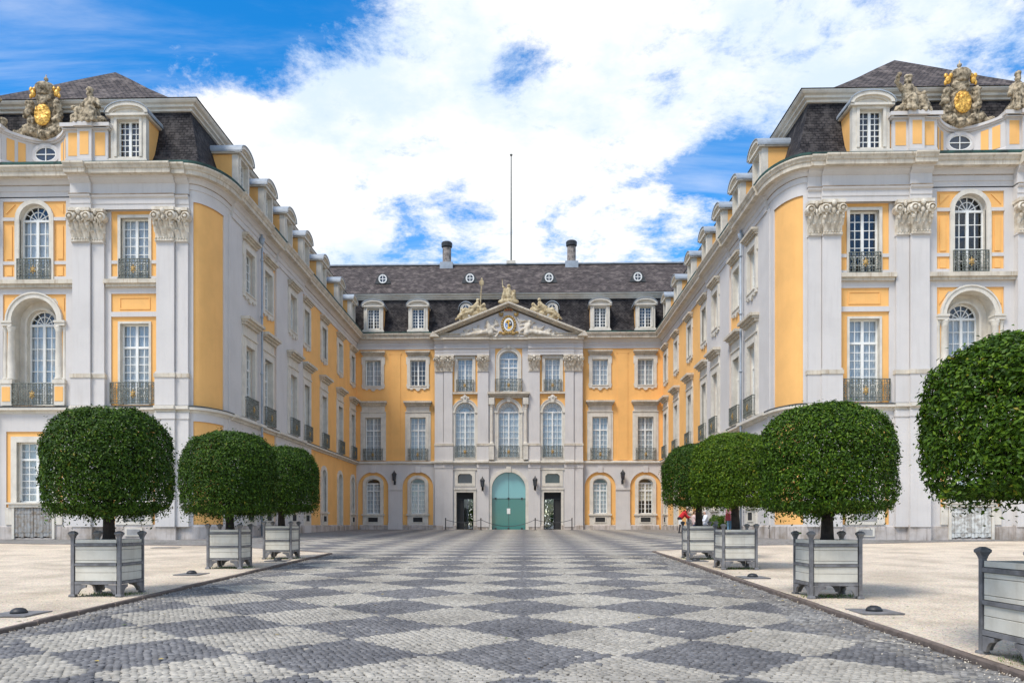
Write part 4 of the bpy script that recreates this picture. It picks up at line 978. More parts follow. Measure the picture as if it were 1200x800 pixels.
    for a, b in ((-W+.7, -6.5), (6.5, W-.7)): extr(mb, fr, [(.66, 17.575), (.70, 17.6), (.71, 17.69), (.40, 17.68)], a, b)
    mb.build_each('gutter', M_COPPER, R)
    # pediment
    zb, za, hw = 17.16, 19.66, 6.30
    def rake(mb, o0, o1, d0, d1):
        k = (za-zb)/hw; q = math.hypot(1, k)
        for sg in (-1, 1):
            pts = [(sg*(hw+.0), zb-o1*q+o1*q), (0, za)]
            P4 = [(sg*hw, zb-o0*q+.45), (0, za-o0*q+.45), (0, za-o1*q+.45), (sg*hw, zb-o1*q+.45)]
            P4 = [(u, max(z, zb-.0)) for u, z in P4]
            mb.prism(P4 if sg < 0 else P4[::-1], d0, d1, fm=fr)
    mb = MB(); rake(mb, .06, .20, RD-.3, RD+.78); rake(mb, .201, .29, RD-.3, RD+.62); rake(mb, .291, .38, RD-.3, RD+.45)
    mb.prism([(-hw-.25, zb-.0), (-hw+.0, zb+.62-.17), (-hw+.6, zb)], RD-.3, RD+.77, fm=fr); mb.prism([(hw+.25, zb), (hw-.6, zb), (hw, zb+.45)], RD-.3, RD+.77, fm=fr)
    mb.build('pediment_moulding', M_CORN, R)
    mb = MB(); mb.prism([(-hw+.2, zb), (hw-.2, zb), (0, za-.1)], RD-.3, RD+.18, fm=fr); tp = mb.build('tympanum', M_GREY, R)
    rnd = random.Random(11); c = []
    for i in range(85):
        u = rnd.uniform(-4.3, 4.3)
        if abs(u) < .75: continue
        zmax = (za-zb)*(1-abs(u)/hw)-.45; z = rnd.uniform(.05, 1)*max(.1, zmax*.92)
        a = rnd.uniform(0, PI); l = rnd.uniform(.1, .35); r = rnd.uniform(.06, .13)
        c.append(((u-l*math.cos(a), 0, z-l*.6*math.sin(a)), (u+l*math.cos(a), .08, z+l*.6*math.sin(a)), r, r*.6))
    for sg in (-1, 1):
        c += [((sg*1.5, .05, .3), (sg*1.7, .1, 1.0), .28, .2), ((sg*1.75, .12, 1.25), .16), ((sg*2.4, .1, .3), (sg*1.8, .1, .45), .2, .2), ((sg*3.4, .05, .2), (sg*2.6, .08, .3), .16, .2), ((sg*1.0, .1, .5), (sg*1.6, .1, .9), .1, .12)]
    link('tympanum_relief', sculpt_mesh('tympanum_relief', c, [M_RELIEF], .06, .06, .2), tp, Mf(0, RD+.18, zb+.05))
    # coloured arms in the tympanum
    Mm = Mf(0, RD+.2, zb+1.06) @ Matrix.Scale(.86, 4)
    mb = MB()
    for i in range(20):
        a = 2*PI*i/20; mb.sphere((.62*math.cos(a), .12, .80*math.sin(a)), (.15, .12, .15), 6, 4)
    for sg in (-1, 1): mb.sphere((sg*.72, .15, .95), (.22, .12, .15), 8, 5); mb.sphere((sg*.86, .12, 1.1), (.12, .1, .12), 6, 4); mb.sphere((sg*.6, .14, 1.08), (.10, .1, .10), 6, 4); mb.sphere((sg*.45, .12, -.85), (.22, .12, .16), 8, 5); mb.sphere((sg*.8, .1, -.75), (.2, .1, .12), 8, 5)
    link('medallion', mb.mesh('medallion', [M_DULLGOLD]), tp, Mm)
    mb = MB()
    for i in range(7): mb.sphere((-.36+.12*i, .18, 1.38+.06*math.sin(PI*i/6)), (.085, .1, .11), 6, 4, mi=i % 2)
    for i in range(3): mb.sphere((-.2+.2*i, .2, 1.52), (.06, .06, .09), 6, 4)
    link('crown', mb.mesh('crown', [M_DULLGOLD, mat('crown_red', (.40, .07, .04), .6)]), tp, Mm)
    mb = MB()
    el = lambda r, t: (r*.48*math.cos(t), r*.64*math.sin(t))
    mb.mi = 0; mb.rings([[(*(lambda p: (p[0], y, p[1]))(el(r, 2*PI*i/20)),) for i in range(20)] for r, y in ((1.0, .05), (1.0, .2), (.72, .22))])
    cols = [1, 2, 3, 1]
    for q in range(4):
        A = [el(.71, q*PI/2+.4+PI/2*i/6) for i in range(7)]; mb.poly([(0, .24, 0)]+[(x, .235, z) for x, z in A], mi=[1, 2, 1, 3][q])
    for x, z, mi in ((.12, .2, 2), (-.12, -.15, 2), (-.15, .12, 4), (.15, -.18, 4), (.02, .0, 1)): mb.sphere((x, .24, z), (.08, .03, .1), 6, 4, mi=mi)
    link('shield', mb.mesh('shield', [M_WHITE, mat('arms_yellow', (.75, .42, .04), .5), M_BLACK, mat('arms_blue', (.12, .25, .5), .5), mat('arms_white', (.7, .7, .72), .5)]), tp, Mm)
    # roofs
    mb = MB(); sweep(mb, cen_path, [(.30, 17.62)]+MANS[1:]); mb.build('mansard_roof', M_SLATED, R)
    mb = MB(); sweep(mb, cen_path, BREAK); mb.build('roof_cornice', M_STONE, R)
    mb = MB(); rows = [(68.0, 21.40), (68.3, 21.49), (69.3, 22.2), (74.0, 25.68), (74.4, 25.74), (82, 20)]
    for (a, za_), (b, zb_) in zip(rows, rows[1:]): mb.poly([(-AX, a, za_), (AX, a, za_), (AX, b, zb_), (-AX, b, zb_)])
    mb.build('upper_roof', M_SLATE, R)
    mb = MB(); mb.box(-AX, AX, 73.85, 74.35, 25.70, 25.82); mb.build('ridge_cap', M_LEAD, R)
    mb = MB(); wall(mb, lambda u, d, z: (u, 81-d, z), -15, 15, .3, 21, [(-4.4, -2.2, .3, 5.2), (2.2, 4.4, .3, 5.2)], 0, .3)
    wall(mb, lambda u, d, z: (-15, u, z), 75, 81, .3, 21); wall(mb, lambda u, d, z: (15, u, z), 75, 81, .3, 21)
    for x in (-4.45, -2.15, 2.15, 4.45): mb.box(x-.05, x+.05, YB+.3, 80.9, .9, 5.6)
    mb.box(-4.5, 4.5, YB+.4, 80.9, 5.6, 5.7)
    mb.build('rear_wall', M_GREY, R)
    for sg in (-1, 1):
        for x in WX: place_dormer(R, Mf(sg*x, .02, 17.92))
    # small round dormers beside the pediment
    for sg in (-1, 1):
        mb = MB(); x = sg*3.68; z0 = 19.0
        pts = [(x-.55, z0), (x-.5, z0+1.0)]+arc(.5, .5, 10, x, z0+1.0)+[(x+.55, z0)]
        mb.prism(pts, -2.2, -.85, fm=fr); d = mb.build('dormer', M_STONE, R)
        g = MB(); g.mi = 0; g.prism([(x+.27*math.cos(t*PI/8), z0+.98+.32*math.sin(t*PI/8)) for t in range(16)], -.85, -.83, fm=fr); g.mi = 1
        g.box(x-.02, x+.02, -.83, -.81, z0+.68, z0+1.28, fm=fr); g.box(x-.25, x+.25, -.829, -.811, z0+.96, z0+1.0, fm=fr); g.build('round_window', [M_GLASSD, M_WHITE], d)
        rf = MB(); o1 = [(x-.66, z0+.9)]+arc(.62, .62, 10, x, z0+1.0)+[(x+.66, z0+.9)]; ring(rf, [(u, z-.07) for u, z in o1], o1, -2.4, -.75, fm=fr); rf.build('dormer_roof', M_LEAD, d)
    # oval roof lights on the upper slope
    for x in (-11.2, -3.48, 3.48, 11.25):
        y = 70.55; z = 23.28; mb = MB()
        F = lambda u, d, zz: (x+u, y-.45-d, z+zz)
        mb.prism([(-.72, -.42), (.72, -.42), (.60, -.05)]+[(.5*math.cos(t*PI/8), .02+.5*math.sin(t*PI/8)) for t in range(1, 8)]+[(-.60, -.05)], -1.6, 0, fm=F); d = mb.build('roof_window', M_LEADD, R)
        g = MB(); ring(g, [(.27*math.cos(t*PI/8), .3*math.sin(t*PI/8)) for t in range(17)], [(.38*math.cos(t*PI/8), .4*math.sin(t*PI/8)) for t in range(17)], 0, .06, fm=F)
        g.box(-.28, .28, .0, .05, -.03, .03, fm=F); g.box(-.03, .03, .0, .048, -.3, .3, fm=F); g.build('frame', M_WHITE, d)
        g = MB(); g.poly([F(.29*math.cos(t*PI/8), .012, .32*math.sin(t*PI/8)) for t in range(16)]); g.build('glass', M_GLASSD, d)
    for x in (-5.9, 5.68):
        mb = MB(); mb.lathe([(.40, 25.2), (.40, 27.3)], (x, 74.0, 0), 14); mb.lathe([(.40, 27.3), (.50, 27.4), (.52, 27.75), (.42, 27.85)], (x, 74.0, 0), 14, mi=1); mb.box(x-.6, x+.6, 73.4, 74.6, 25.2, 25.85, mi=2)
        mb.build('chimney', [M_CHIM, M_BLACK, M_LEAD], R)
    return R
M_CHIM = mat('chimney_stone', (0.30, 0.26, 0.23), 0.9, 0.2, 3, 0.4, 14, col2=(0.10, 0.085, 0.075))
wc = build_centre()
fp = MB(); fp.tube([(0.09, 74.0, 25.6), (0.09, 74.0, 30), (0.09, 74.0, 35.8)], [.075, .065, .045], 8); fp.sphere((0.09, 74.0, 35.9), (.14, .14, .1), 8, 5); fp.box(-.35, .5, 73.75, 74.25, 25.78, 26.05, mi=1)
tag(fp.build('flagpole', [M_IRON, M_STONE], None), 'tall bare flagpole on the ridge above the pediment', 'flagpole')
# figures on the pediment
def pediment_group(k, flip):
    rnd = random.Random(20+k); s = flip; c = []
    # reclining figure following the slope: head high towards the apex
    c += [((0, 0, .55), (.35*s, 0, 1.0), .26, .24), ((.42*s, 0, 1.38), .17), ((.38*s, 0, 1.15), (.42*s, 0, 1.3), .1, .1), ((-.1*s, 0, .5), (-.75*s, .1, .45), .24, .18), ((-.75*s, .1, .45), (-1.3*s, .1, -.05), .17, .11), ((-.1*s, .1, .4), (-.9*s, .2, .1), .2, .15), ((-.9*s, .2, .1), (-1.5*s, .2, -.35), .14, .1),
          ((.2*s, .1, .95), (.65*s, .2, .65), .12, .1), ((.65*s, .2, .65), (.85*s, .2, .95), .09, .08), ((.15*s, 0, .9), (-.25*s, .2, .7), .12, .09), ((.65*s, -.05, .45), .36), ((1.0*s, 0, .5), .26), ((.2*s, -.05, .15), (.5, .3, .3)), ((-.8*s, 0, -.15), (.5, .25, .25)), ((.95*s, .05, .95), .18)]
    for i in range(8): c.append(((rnd.uniform(-1.2, .9)*s, rnd.uniform(-.1, .25), rnd.uniform(-.1, .6)), rnd.uniform(.1, .2)))
    return sculpt_mesh('statue', c, [M_WSTATUE], .055, .07, .16)
for s_, k in ((1, 0), (-1, 1)):
    o = link('statue', pediment_group(k, s_), None, T((-s_*2.95, YB-.85, 18.92)) @ Matrix.Rotation(PI, 4, 'Z') @ Matrix.Scale(.95, 4) @ Matrix.Scale(-1, 4, (1, 0, 0)))
    tag(o, ('golden stone reclining statue with tall staff on the left slope of the pediment', 'golden stone reclining statue on the right slope of the pediment')[k], 'statue', 'stone statues on the pediment')
c = [((0, 0, .15), (.6, .35, .3)), ((-.4, 0, .3), (-.35, .1, .8), .25, .2), ((.4, 0, .3), (.4, .1, .7), .25, .2), ((0, .1, .5), (0, .1, 1.1), .25, .2), ((0, .12, 1.4), .17), ((-.35, .12, 1.02), .15), ((.45, .12, .95), .15), ((-.1, .1, 1.0), (-.5, .1, 1.35), .1, .08), ((.1, .1, 1.0), (.5, .1, .8), .1, .09), ((-.5, .1, 1.3), (-.55, .1, 2.0), .05, .04), ((.2, .1, .2), (.7, .1, .1), .2, .15), ((-.2, .1, .2), (-.75, .1, .1), .2, .15)]
o = link('statue', sculpt_mesh('statue', c, [M_WSTATUE], .055, .07, .16), None, T((0.02, YB-.75, 19.98)) @ Matrix.Rotation(PI, 4, 'Z') @ Matrix.Scale(-1, 4, (1, 0, 0))); tag(o, 'golden stone figure group crowning the apex of the pediment', 'statue', 'stone statues on the pediment')
mb = MB(); mb.tube([(-2.35, YB-.9, 19.6), (-2.25, YB-.9, 21.5)], .05, 6); mb.sphere((-2.23, YB-.9, 21.65), (.2, .1, .26), 8, 6); mb.sphere((-2.22, YB-.9, 21.95), (.08, .08, .14), 6, 5)
tag(mb.build('sceptre', M_WSTATUE, None), 'golden staff with leafy head held by the left pediment statue', 'staff')
# ------------------------------------------------------------------ ground
KL, KR = -5.40, 5.96            # kerb lines of the paved avenue
def checker_sock(nt, pos):
    s = N(nt, 'ShaderNodeSeparateXYZ'); L(nt, pos, s.inputs[0])
    a = math_(nt, 'DIVIDE', math_(nt, 'ADD', math_(nt, 'SUBTRACT', s.outputs[0], 1.28), math_(nt, 'SUBTRACT', s.outputs[1], 8.70)), 2.1)
    b = math_(nt, 'DIVIDE', math_(nt, 'SUBTRACT', math_(nt, 'SUBTRACT', s.outputs[0], 1.28), math_(nt, 'SUBTRACT', s.outputs[1], 8.70)), 2.1)
    k = math_(nt, 'ADD', math_(nt, 'FLOOR', math_(nt, 'ADD', a, .5)), math_(nt, 'FLOOR', math_(nt, 'ADD', b, .5)))
    return math_(nt, 'SUBTRACT', 1.0, math_(nt, 'ABSOLUTE', math_(nt, 'SUBTRACT', math_(nt, 'MULTIPLY', math_(nt, 'FRACT', math_(nt, 'MULTIPLY', k, .5)), 2.0), 0.0))), s
C_LIGHT, C_DARK, C_MID = (0.385, 0.352, 0.295), (0.150, 0.144, 0.142), (0.225, 0.213, 0.195)
M_COBL = mat('pale_cobble', C_LIGHT, 0.8, 0.10, 0.55, 0.25, 60, island=.18, col2=(0.275, 0.25, 0.21))
M_COBD = mat('dark_basalt_cobble', C_DARK, 0.66, 0.12, 0.55, 0.25, 60, island=.28, col2=(0.095, 0.092, 0.095))
M_COBM = mat('mixed_cobble', C_MID, 0.8, 0.12, 1.0, 0.25, 60, island=.35, col2=(0.17, 0.155, 0.14))
M_JOINT = mat('sandy_joint', (0.11, 0.096, 0.080), 0.95, 0.2, 5)
def court_material():
    m = bpy.data.materials.new('checker_cobbles'); m.use_nodes = True; nt = m.node_tree; p = nt.nodes['Principled BSDF']; p.inputs['Roughness'].default_value = .8
    g = N(nt, 'ShaderNodeNewGeometry'); ck, s = checker_sock(nt, g.outputs['Position'])
    mx = N(nt, 'ShaderNodeMix', data_type='RGBA'); mx.inputs['A'].default_value = (*[q*.92 for q in C_LIGHT], 1); mx.inputs['B'].default_value = (*[q*1.05 for q in C_DARK], 1); L(nt, ck, mx.inputs['Factor'])
    inner = math_(nt, 'LESS_THAN', math_(nt, 'ABSOLUTE', math_(nt, 'SUBTRACT', s.outputs[0], .25)), 9.4)
    m2 = N(nt, 'ShaderNodeMix', data_type='RGBA'); m2.inputs['A'].default_value = (*C_MID, 1); L(nt, mx.outputs['Result'], m2.inputs['B']); L(nt, inner, m2.inputs['Factor'])
    n = N(nt, 'ShaderNodeTexNoise', i_Scale=0.7, i_Detail=6.0, i_Roughness=.65); L(nt, g.outputs['Position'], n.inputs['Vector'])
    m3 = N(nt, 'ShaderNodeMix', data_type='RGBA', blend_type='MULTIPLY'); L(nt, m2.outputs['Result'], m3.inputs['A']); m3.inputs['B'].default_value = (.55, .52, .48, 1); L(nt, maprange(nt, n.outputs[0], .45, .75, 0, .8), m3.inputs['Factor'])
    v = N(nt, 'ShaderNodeTexVoronoi', i_Scale=10.5); L(nt, g.outputs['Position'], v.inputs['Vector'])
    m4 = N(nt, 'ShaderNodeMix', data_type='RGBA', blend_type='MULTIPLY'); L(nt, m3.outputs['Result'], m4.inputs['A'])
    h = N(nt, 'ShaderNodeHueSaturation'); h.inputs['Saturation'].default_value = .12; h.inputs['Value'].default_value = 1.25; L(nt, v.outputs['Color'], h.inputs['Color']); L(nt, h.outputs[0], m4.inputs['B']); m4.inputs['Factor'].default_value = .5
    L(nt, m4.outputs['Result'], p.inputs['Base Color'])
    b = N(nt, 'ShaderNodeBump', i_Strength=.7, i_Distance=.02); b.invert = True; L(nt, v.outputs['Distance'], b.inputs['Height']); L(nt, b.outputs[0], p.inputs['Normal'])
    return m
M_COURT = court_material()
M_GRAVEL = mat('beige_gravel', (0.67, 0.56, 0.425), 0.95, 0.06, 0.7, 1.0, 45, col2=(0.47, 0.385, 0.285), speck=.55, speckscale=42)
M_EARTH = mat('grey_paving', (0.17, 0.165, 0.155), 0.9, 0.2, .8, 0.4, 30)
M_KERB = mat('brown_kerb_stone', (0.15, 0.115, 0.095), 0.85, 0.15, 5, 0.4, 25, island=.2)
def sheet(name, xs, ys, dz, m, keep=None):
    X, Y = np.meshgrid(xs, ys); Z = gz(X, Y)+dz; nx, ny = len(xs), len(ys)
    v = np.stack([X, Y, Z], -1).reshape(-1, 3); f = []
    for j in range(ny-1):
        for i in range(nx-1):
            if keep and not keep((xs[i]+xs[i+1])/2, (ys[j]+ys[j+1])/2): continue
            a = j*nx+i; f.append((a, a+1, a+nx+1, a+nx))
    me = bpy.data.meshes.new(name); me.from_pydata(v.tolist(), [], f); me.materials.append(m); me.update()
    return tag(link(name, me), kind='structure')
xs = np.array([-900, -300, -120, -60, -40, -32]+list(np.arange(-30, 30.1, 1.0))+[32, 40, 60, 120, 300, 900])
ys = np.array([-900, -300, -100, -40, -20, -10]+list(np.arange(-5, 76, 1.0))+[80, 90, 120, 300, 1500])
sheet('ground', xs, ys, -.06, M_EARTH)
YC = 27.0
sheet('courtyard', np.arange(-13, 13.01, .5), np.concatenate([np.arange(YC, 67.5, .5)]), 0.0, M_COURT, None)
sheet('pavement', np.concatenate([np.arange(-34, -12.99, 1.0)]), np.arange(YC, 36.6, .5), 0.0, M_COURT); sheet('pavement', np.arange(13, 34.1, 1.0), np.arange(YC, 36.6, .5), 0.0, M_COURT)
sheet('forecourt', np.linspace(KL, KR, 24), np.concatenate([[-60, -30, -10], np.arange(-5, 6.4, 1), [6.4]]), 0.0, M_COURT)
FC = sheet('avenue', np.linspace(KL, KR, 24), np.arange(6.4, YC+.01, .515), -.022, M_JOINT); tag(FC, kind='structure')
def gedge(x):        # far edge of the gravel beds
    q = abs(x)-5.4
    return 27.6+4.4*min(1, max(0, q)/6.0)**.8+1.7*min(1, max(0, q-6)/10)
for sg in (-1, 1):
    x0 = KL-.14 if sg < 0 else KR+.14
    cols = [x0+sg*t for t in (0, .3, .7, 1.2, 1.8, 2.5, 3.5, 5, 6.5, 8, 10, 12, 14, 16, 18, 22, 26, 30)]
    ys_ = [-60, -30, -10, 0]+[2+.8*i for i in range(30)]
    rr = []
    for x in cols:
        ye = gedge(x)+(0 if sg < 0 else 1.0); col = [y for y in ys_ if y < ye-.5]; col += [ye]*(len(ys_)+1-len(col))
        rr.append([(x, y, gzf(x, y)+.035) for y in col])
    mb = MB()
    for a, b in zip(rr, rr[1:]): mb.strip(a, b)
    me = mb.mesh('gravel_bed', M_GRAVEL); tag(link('gravel_bed', me), kind='structure')
# kerb stones
kr = bpy.data.objects.new('kerb', None); COL.objects.link(kr); WM[kr] = Matrix.Identity(4); tag(kr, kind='structure')
rnd = random.Random(2)
def kerb_piece(a, b, w=.085):
    ax, ay = a; bx, by = b; dx, dy = bx-ax, by-ay; l = math.hypot(dx, dy); nx, ny = -dy/l*w/2, dx/l*w/2; g = .012/l
    p = [(ax+dx*g, ay+dy*g), (bx-dx*g, by-dy*g)]; mb = MB(); h = .046+rnd.uniform(-.008, .008)
    q = [(p[0][0]-nx, p[0][1]-ny), (p[1][0]-nx, p[1][1]-ny), (p[1][0]+nx, p[1][1]+ny), (p[0][0]+nx, p[0][1]+ny)]
    ins = [(x+(sum(t[0] for t in q)/4-x)*.03-(nx*.18 if k in (2, 3) else -nx*.18), y+(sum(t[1] for t in q)/4-y)*.03-(ny*.18 if k in (2, 3) else -ny*.18)) for k, (x, y) in enumerate(q)]
    mb.rings([[(x, y, gzf(x, y)-.05) for x, y in q], [(x, y, gzf(x, y)+h-.015) for x, y in q], [(x, y, gzf(x, y)+h) for x, y in ins]])
    mb.build('kerb_stone', M_KERB, kr)
for sg, kx in ((-1, KL-.07), (1, KR+.07)):
    ye = gedge(kx+sg*.05)+(0 if sg < 0 else 1.0); y = 4.0
    while y < ye-.3:
        l = min(rnd.uniform(.8, 1.1), ye-y); kerb_piece((kx, y), (kx, y+l)); y += l
    pts = [kx+sg*t for t in (0, 1.2, 2.4, 3.6, 4.8, 6.0, 8, 10, 12, 14, 17)]
    for a, b in zip(pts, pts[1:]):
        ya = gedge(a)+(0 if sg < 0 else 1.0); yb = gedge(b)+(0 if sg < 0 else 1.0); kerb_piece((a, ya), (b, yb), .12)
# individual cobbles
def cobbles():
    rs = np.random.RandomState(4); pr, pc = .082, .080
    ny = int((YC-6.4)/pr); nx = int((KR-KL)/pc)
    J, I = np.meshgrid(np.arange(ny), np.arange(nx), indexing='ij')
    X = KL+(I+.5)*pc*((KR-KL)/(nx*pc))+(J % 2)*pc*.5+rs.uniform(-.014, .014, I.shape); Y = 6.4+(J+.5)*pr+rs.uniform(-.011, .011, I.shape)+.03*np.sin(X*2.3)+.012*np.sin(X*11+J*.7)
    ok = (X < KR-.04) & (Y < YC-.03); X, Y = X[ok], Y[ok]
    a = np.floor((X-1.28+Y-8.7)/2.1+.5); b = np.floor((X-1.28-Y+8.7)/2.1+.5)
    dark = (np.mod(a+b, 2) == 0)
    edge = (X-KL < .55+.15*np.sin(Y)) | (KR-X < .75+.2*np.sin(Y*1.3))
    flip = rs.uniform(size=X.shape) < .004
    mi = np.where(edge & (rs.uniform(size=X.shape) < .85), 2, np.where(dark ^ flip, 1, 0))
    n = len(X); hx = pc*.5*rs.uniform(.86, 1.04, n); hy = pr*.5*rs.uniform(.70, .97, n); rot = rs.uniform(-.22, .22, n)
    Z = gz(X, Y); top = rs.uniform(-.006, .0015, n); tilt = rs.uniform(-.06, .06, (n, 2))
    V = np.zeros((n, 8, 3)); cs = [(-1, -1), (1, -1), (1, 1), (-1, 1)]
    for k, (sx, sy) in enumerate(cs):
        for lay, q, dz in ((0, 1.06, -.02), (4, .95, 0.0)):
            jx = rs.uniform(.84, 1.0, n); lx = sx*hx*q*jx; ly = sy*hy*q*jx
            V[:, k+lay, 0] = X+lx*np.cos(rot)-ly*np.sin(rot); V[:, k+lay, 1] = Y+lx*np.sin(rot)+ly*np.cos(rot)
            V[:, k+lay, 2] = Z+(dz if lay == 0 else top+lx*tilt[:, 0]+ly*tilt[:, 1])
    F = [(0, 1, 5, 4), (1, 2, 6, 5), (2, 3, 7, 6), (3, 0, 4, 7), (4, 5, 6, 7)]
    # the 300 nearest in view become objects of their own
    c_, s_ = math.cos(.0269), math.sin(.0269); ux = (X-1.3)*c_+Y*s_; vy = -(X-1.3)*s_+Y*c_
    px = 589.2+933.3*ux/vy; py = 614.3-933.3*(Z-1.6)/vy
    vis = (px > 5) & (px < 1195) & (py < 797)
    order = np.argsort(np.where(vis, vy, 1e9))[:300]; single = np.zeros(n, bool); single[order] = True
    mats = [M_COBL, M_COBD, M_COBM]
    tmpl = []
    for i in order[:24]:
        mb = MB(); mb.v = [tuple(p) for p in (V[i]-np.array([X[i], Y[i], Z[i]]))]; mb.f = list(F); mb.m = [0]*5
        tmpl.append(mb)
    ms = [[t.mesh('cobble', [m]) for t in tmpl] for m in mats]
    for k, i in enumerate(order): link('cobble', ms[mi[i]][k % 24], FC, T((X[i], Y[i], Z[i])))
    keep = ~single; Vk = V[keep]; m = len(Vk)
    fi = (np.arange(m)[:, None, None]*8+np.array(F)[None]).reshape(-1)
    me = bpy.data.meshes.new('cobbles'); me.vertices.add(m*8); me.vertices.foreach_set('co', Vk.reshape(-1)); me.loops.add(m*20); me.loops.foreach_set('vertex_index', fi)
    me.polygons.add(m*5); me.polygons.foreach_set('loop_start', np.arange(m*5)*4); me.polygons.foreach_set('material_index', np.repeat(mi[keep], 5))
    for q in mats: me.materials.append(q)
    me.update(calc_edges=True); me.validate()
    o = link('cobbles', me, FC); tag(o, kind='stuff')
cobbles()
# loose stones on the gravel
def pebbles():
    rs = np.random.RandomState(8); mb = MB()
    for sg in (-1, 1):
        for i in range(5200):
            Y = 7.6+22*rs.uniform()**1.9; x0 = KL-.2 if sg < 0 else KR+.2; X = x0+sg*rs.uniform(0, 1)*Y*.75
            if abs(X) > 24: continue
            r = rs.uniform(.006, .016); z = gzf(X, Y)+.035; a = rs.uniform(0, 6.28)
            ca, sa = math.cos(a)*r, math.sin(a)*r; b = len(mb.v)
            mb.v += [(X+ca, Y+sa, z-.002), (X-sa*.8, Y+ca*.8, z-.002), (X-ca, Y-sa, z-.002), (X+sa*.8, Y-ca*.8, z-.002), (X+ca*.2, Y+sa*.2, z+r*.8)]
            mi = int(rs.uniform()*3)
            for k in range(4): mb.f.append((b+k, b+(k+1) % 4, b+4)); mb.m.append(mi)
        for i in range(420):
            Y = 7.4+20*rs.uniform()**1.6; X = (KL+rs.exponential(.22)) if sg < 0 else (KR-rs.exponential(.22)); r = rs.uniform(.006, .014); z = gzf(X, Y)+.003; b = len(mb.v)
            mb.v += [(X+r, Y, z), (X, Y+r*.8, z), (X-r, Y, z), (X, Y-r*.8, z), (X+r*.2, Y, z+r)]; mi = int(rs.uniform()*3)
            for k in range(4): mb.f.append((b+k, b+(k+1) % 4, b+4)); mb.m.append(mi)
    o = mb.build('gravel_stones', [mat('pebble_pale', (.68, .60, .48), .9, .1), mat('pebble_tan', (.48, .38, .26), .9, .1), mat('pebble_grey', (.36, .32, .27), .9, .1)]); tag(o, kind='stuff')
pebbles()
M_GRASS = mat('weed_green', (.10, .17, .03), .8, .2, island=.35)
def weeds(spots):
    rs = random.Random(6); mb = MB()
    for x, y, r, n in spots:
        for i in range(n):
            a = rs.uniform(0, 6.28); q = r*rs.uniform(0, 1)**.7; X, Y = x+q*math.cos(a), y+q*.6*math.sin(a); z = gzf(X, Y)+.03; h = rs.uniform(.02, .07); b = rs.uniform(0, 6.28)
            mb.poly([(X-.006*math.cos(b), Y-.006*math.sin(b), z), (X+.006*math.cos(b), Y+.006*math.sin(b), z), (X+rs.uniform(-.03, .03), Y+rs.uniform(-.03, .03), z+h)])
    o = mb.build('weeds', M_GRASS); tag(o, kind='stuff')

def fallen_leaves():
    r = random.Random(12); mb = MB()
    for i in range(170):
        side = r.choice((-1, 1)); Y = r.uniform(7.5, 24); X = r.choice((side*6.7+r.gauss(0, 1.3), r.uniform(KL, KR)))
        z = gzf(X, Y)+(.04 if (X < KL-.15 or X > KR+.15) else .006); a = r.uniform(0, 6.28); l = r.uniform(.025, .045); ca, sa = math.cos(a)*l, math.sin(a)*l
        mb.poly([(X-ca, Y-sa, z), (X-sa*.4, Y+ca*.4, z+r.uniform(.002, .012)), (X+ca, Y+sa, z+.004), (X+sa*.4, Y-ca*.4, z+.003)], mi=int(r.random()*3))
    tag(mb.build('fallen_leaves', [mat('leaf_brown', (.16, .09, .035), .8, .2), mat('leaf_yellow', (.42, .30, .06), .8, .2), mat('leaf_green', (.08, .12, .02), .8, .2)]), kind='stuff')
fallen_leaves()

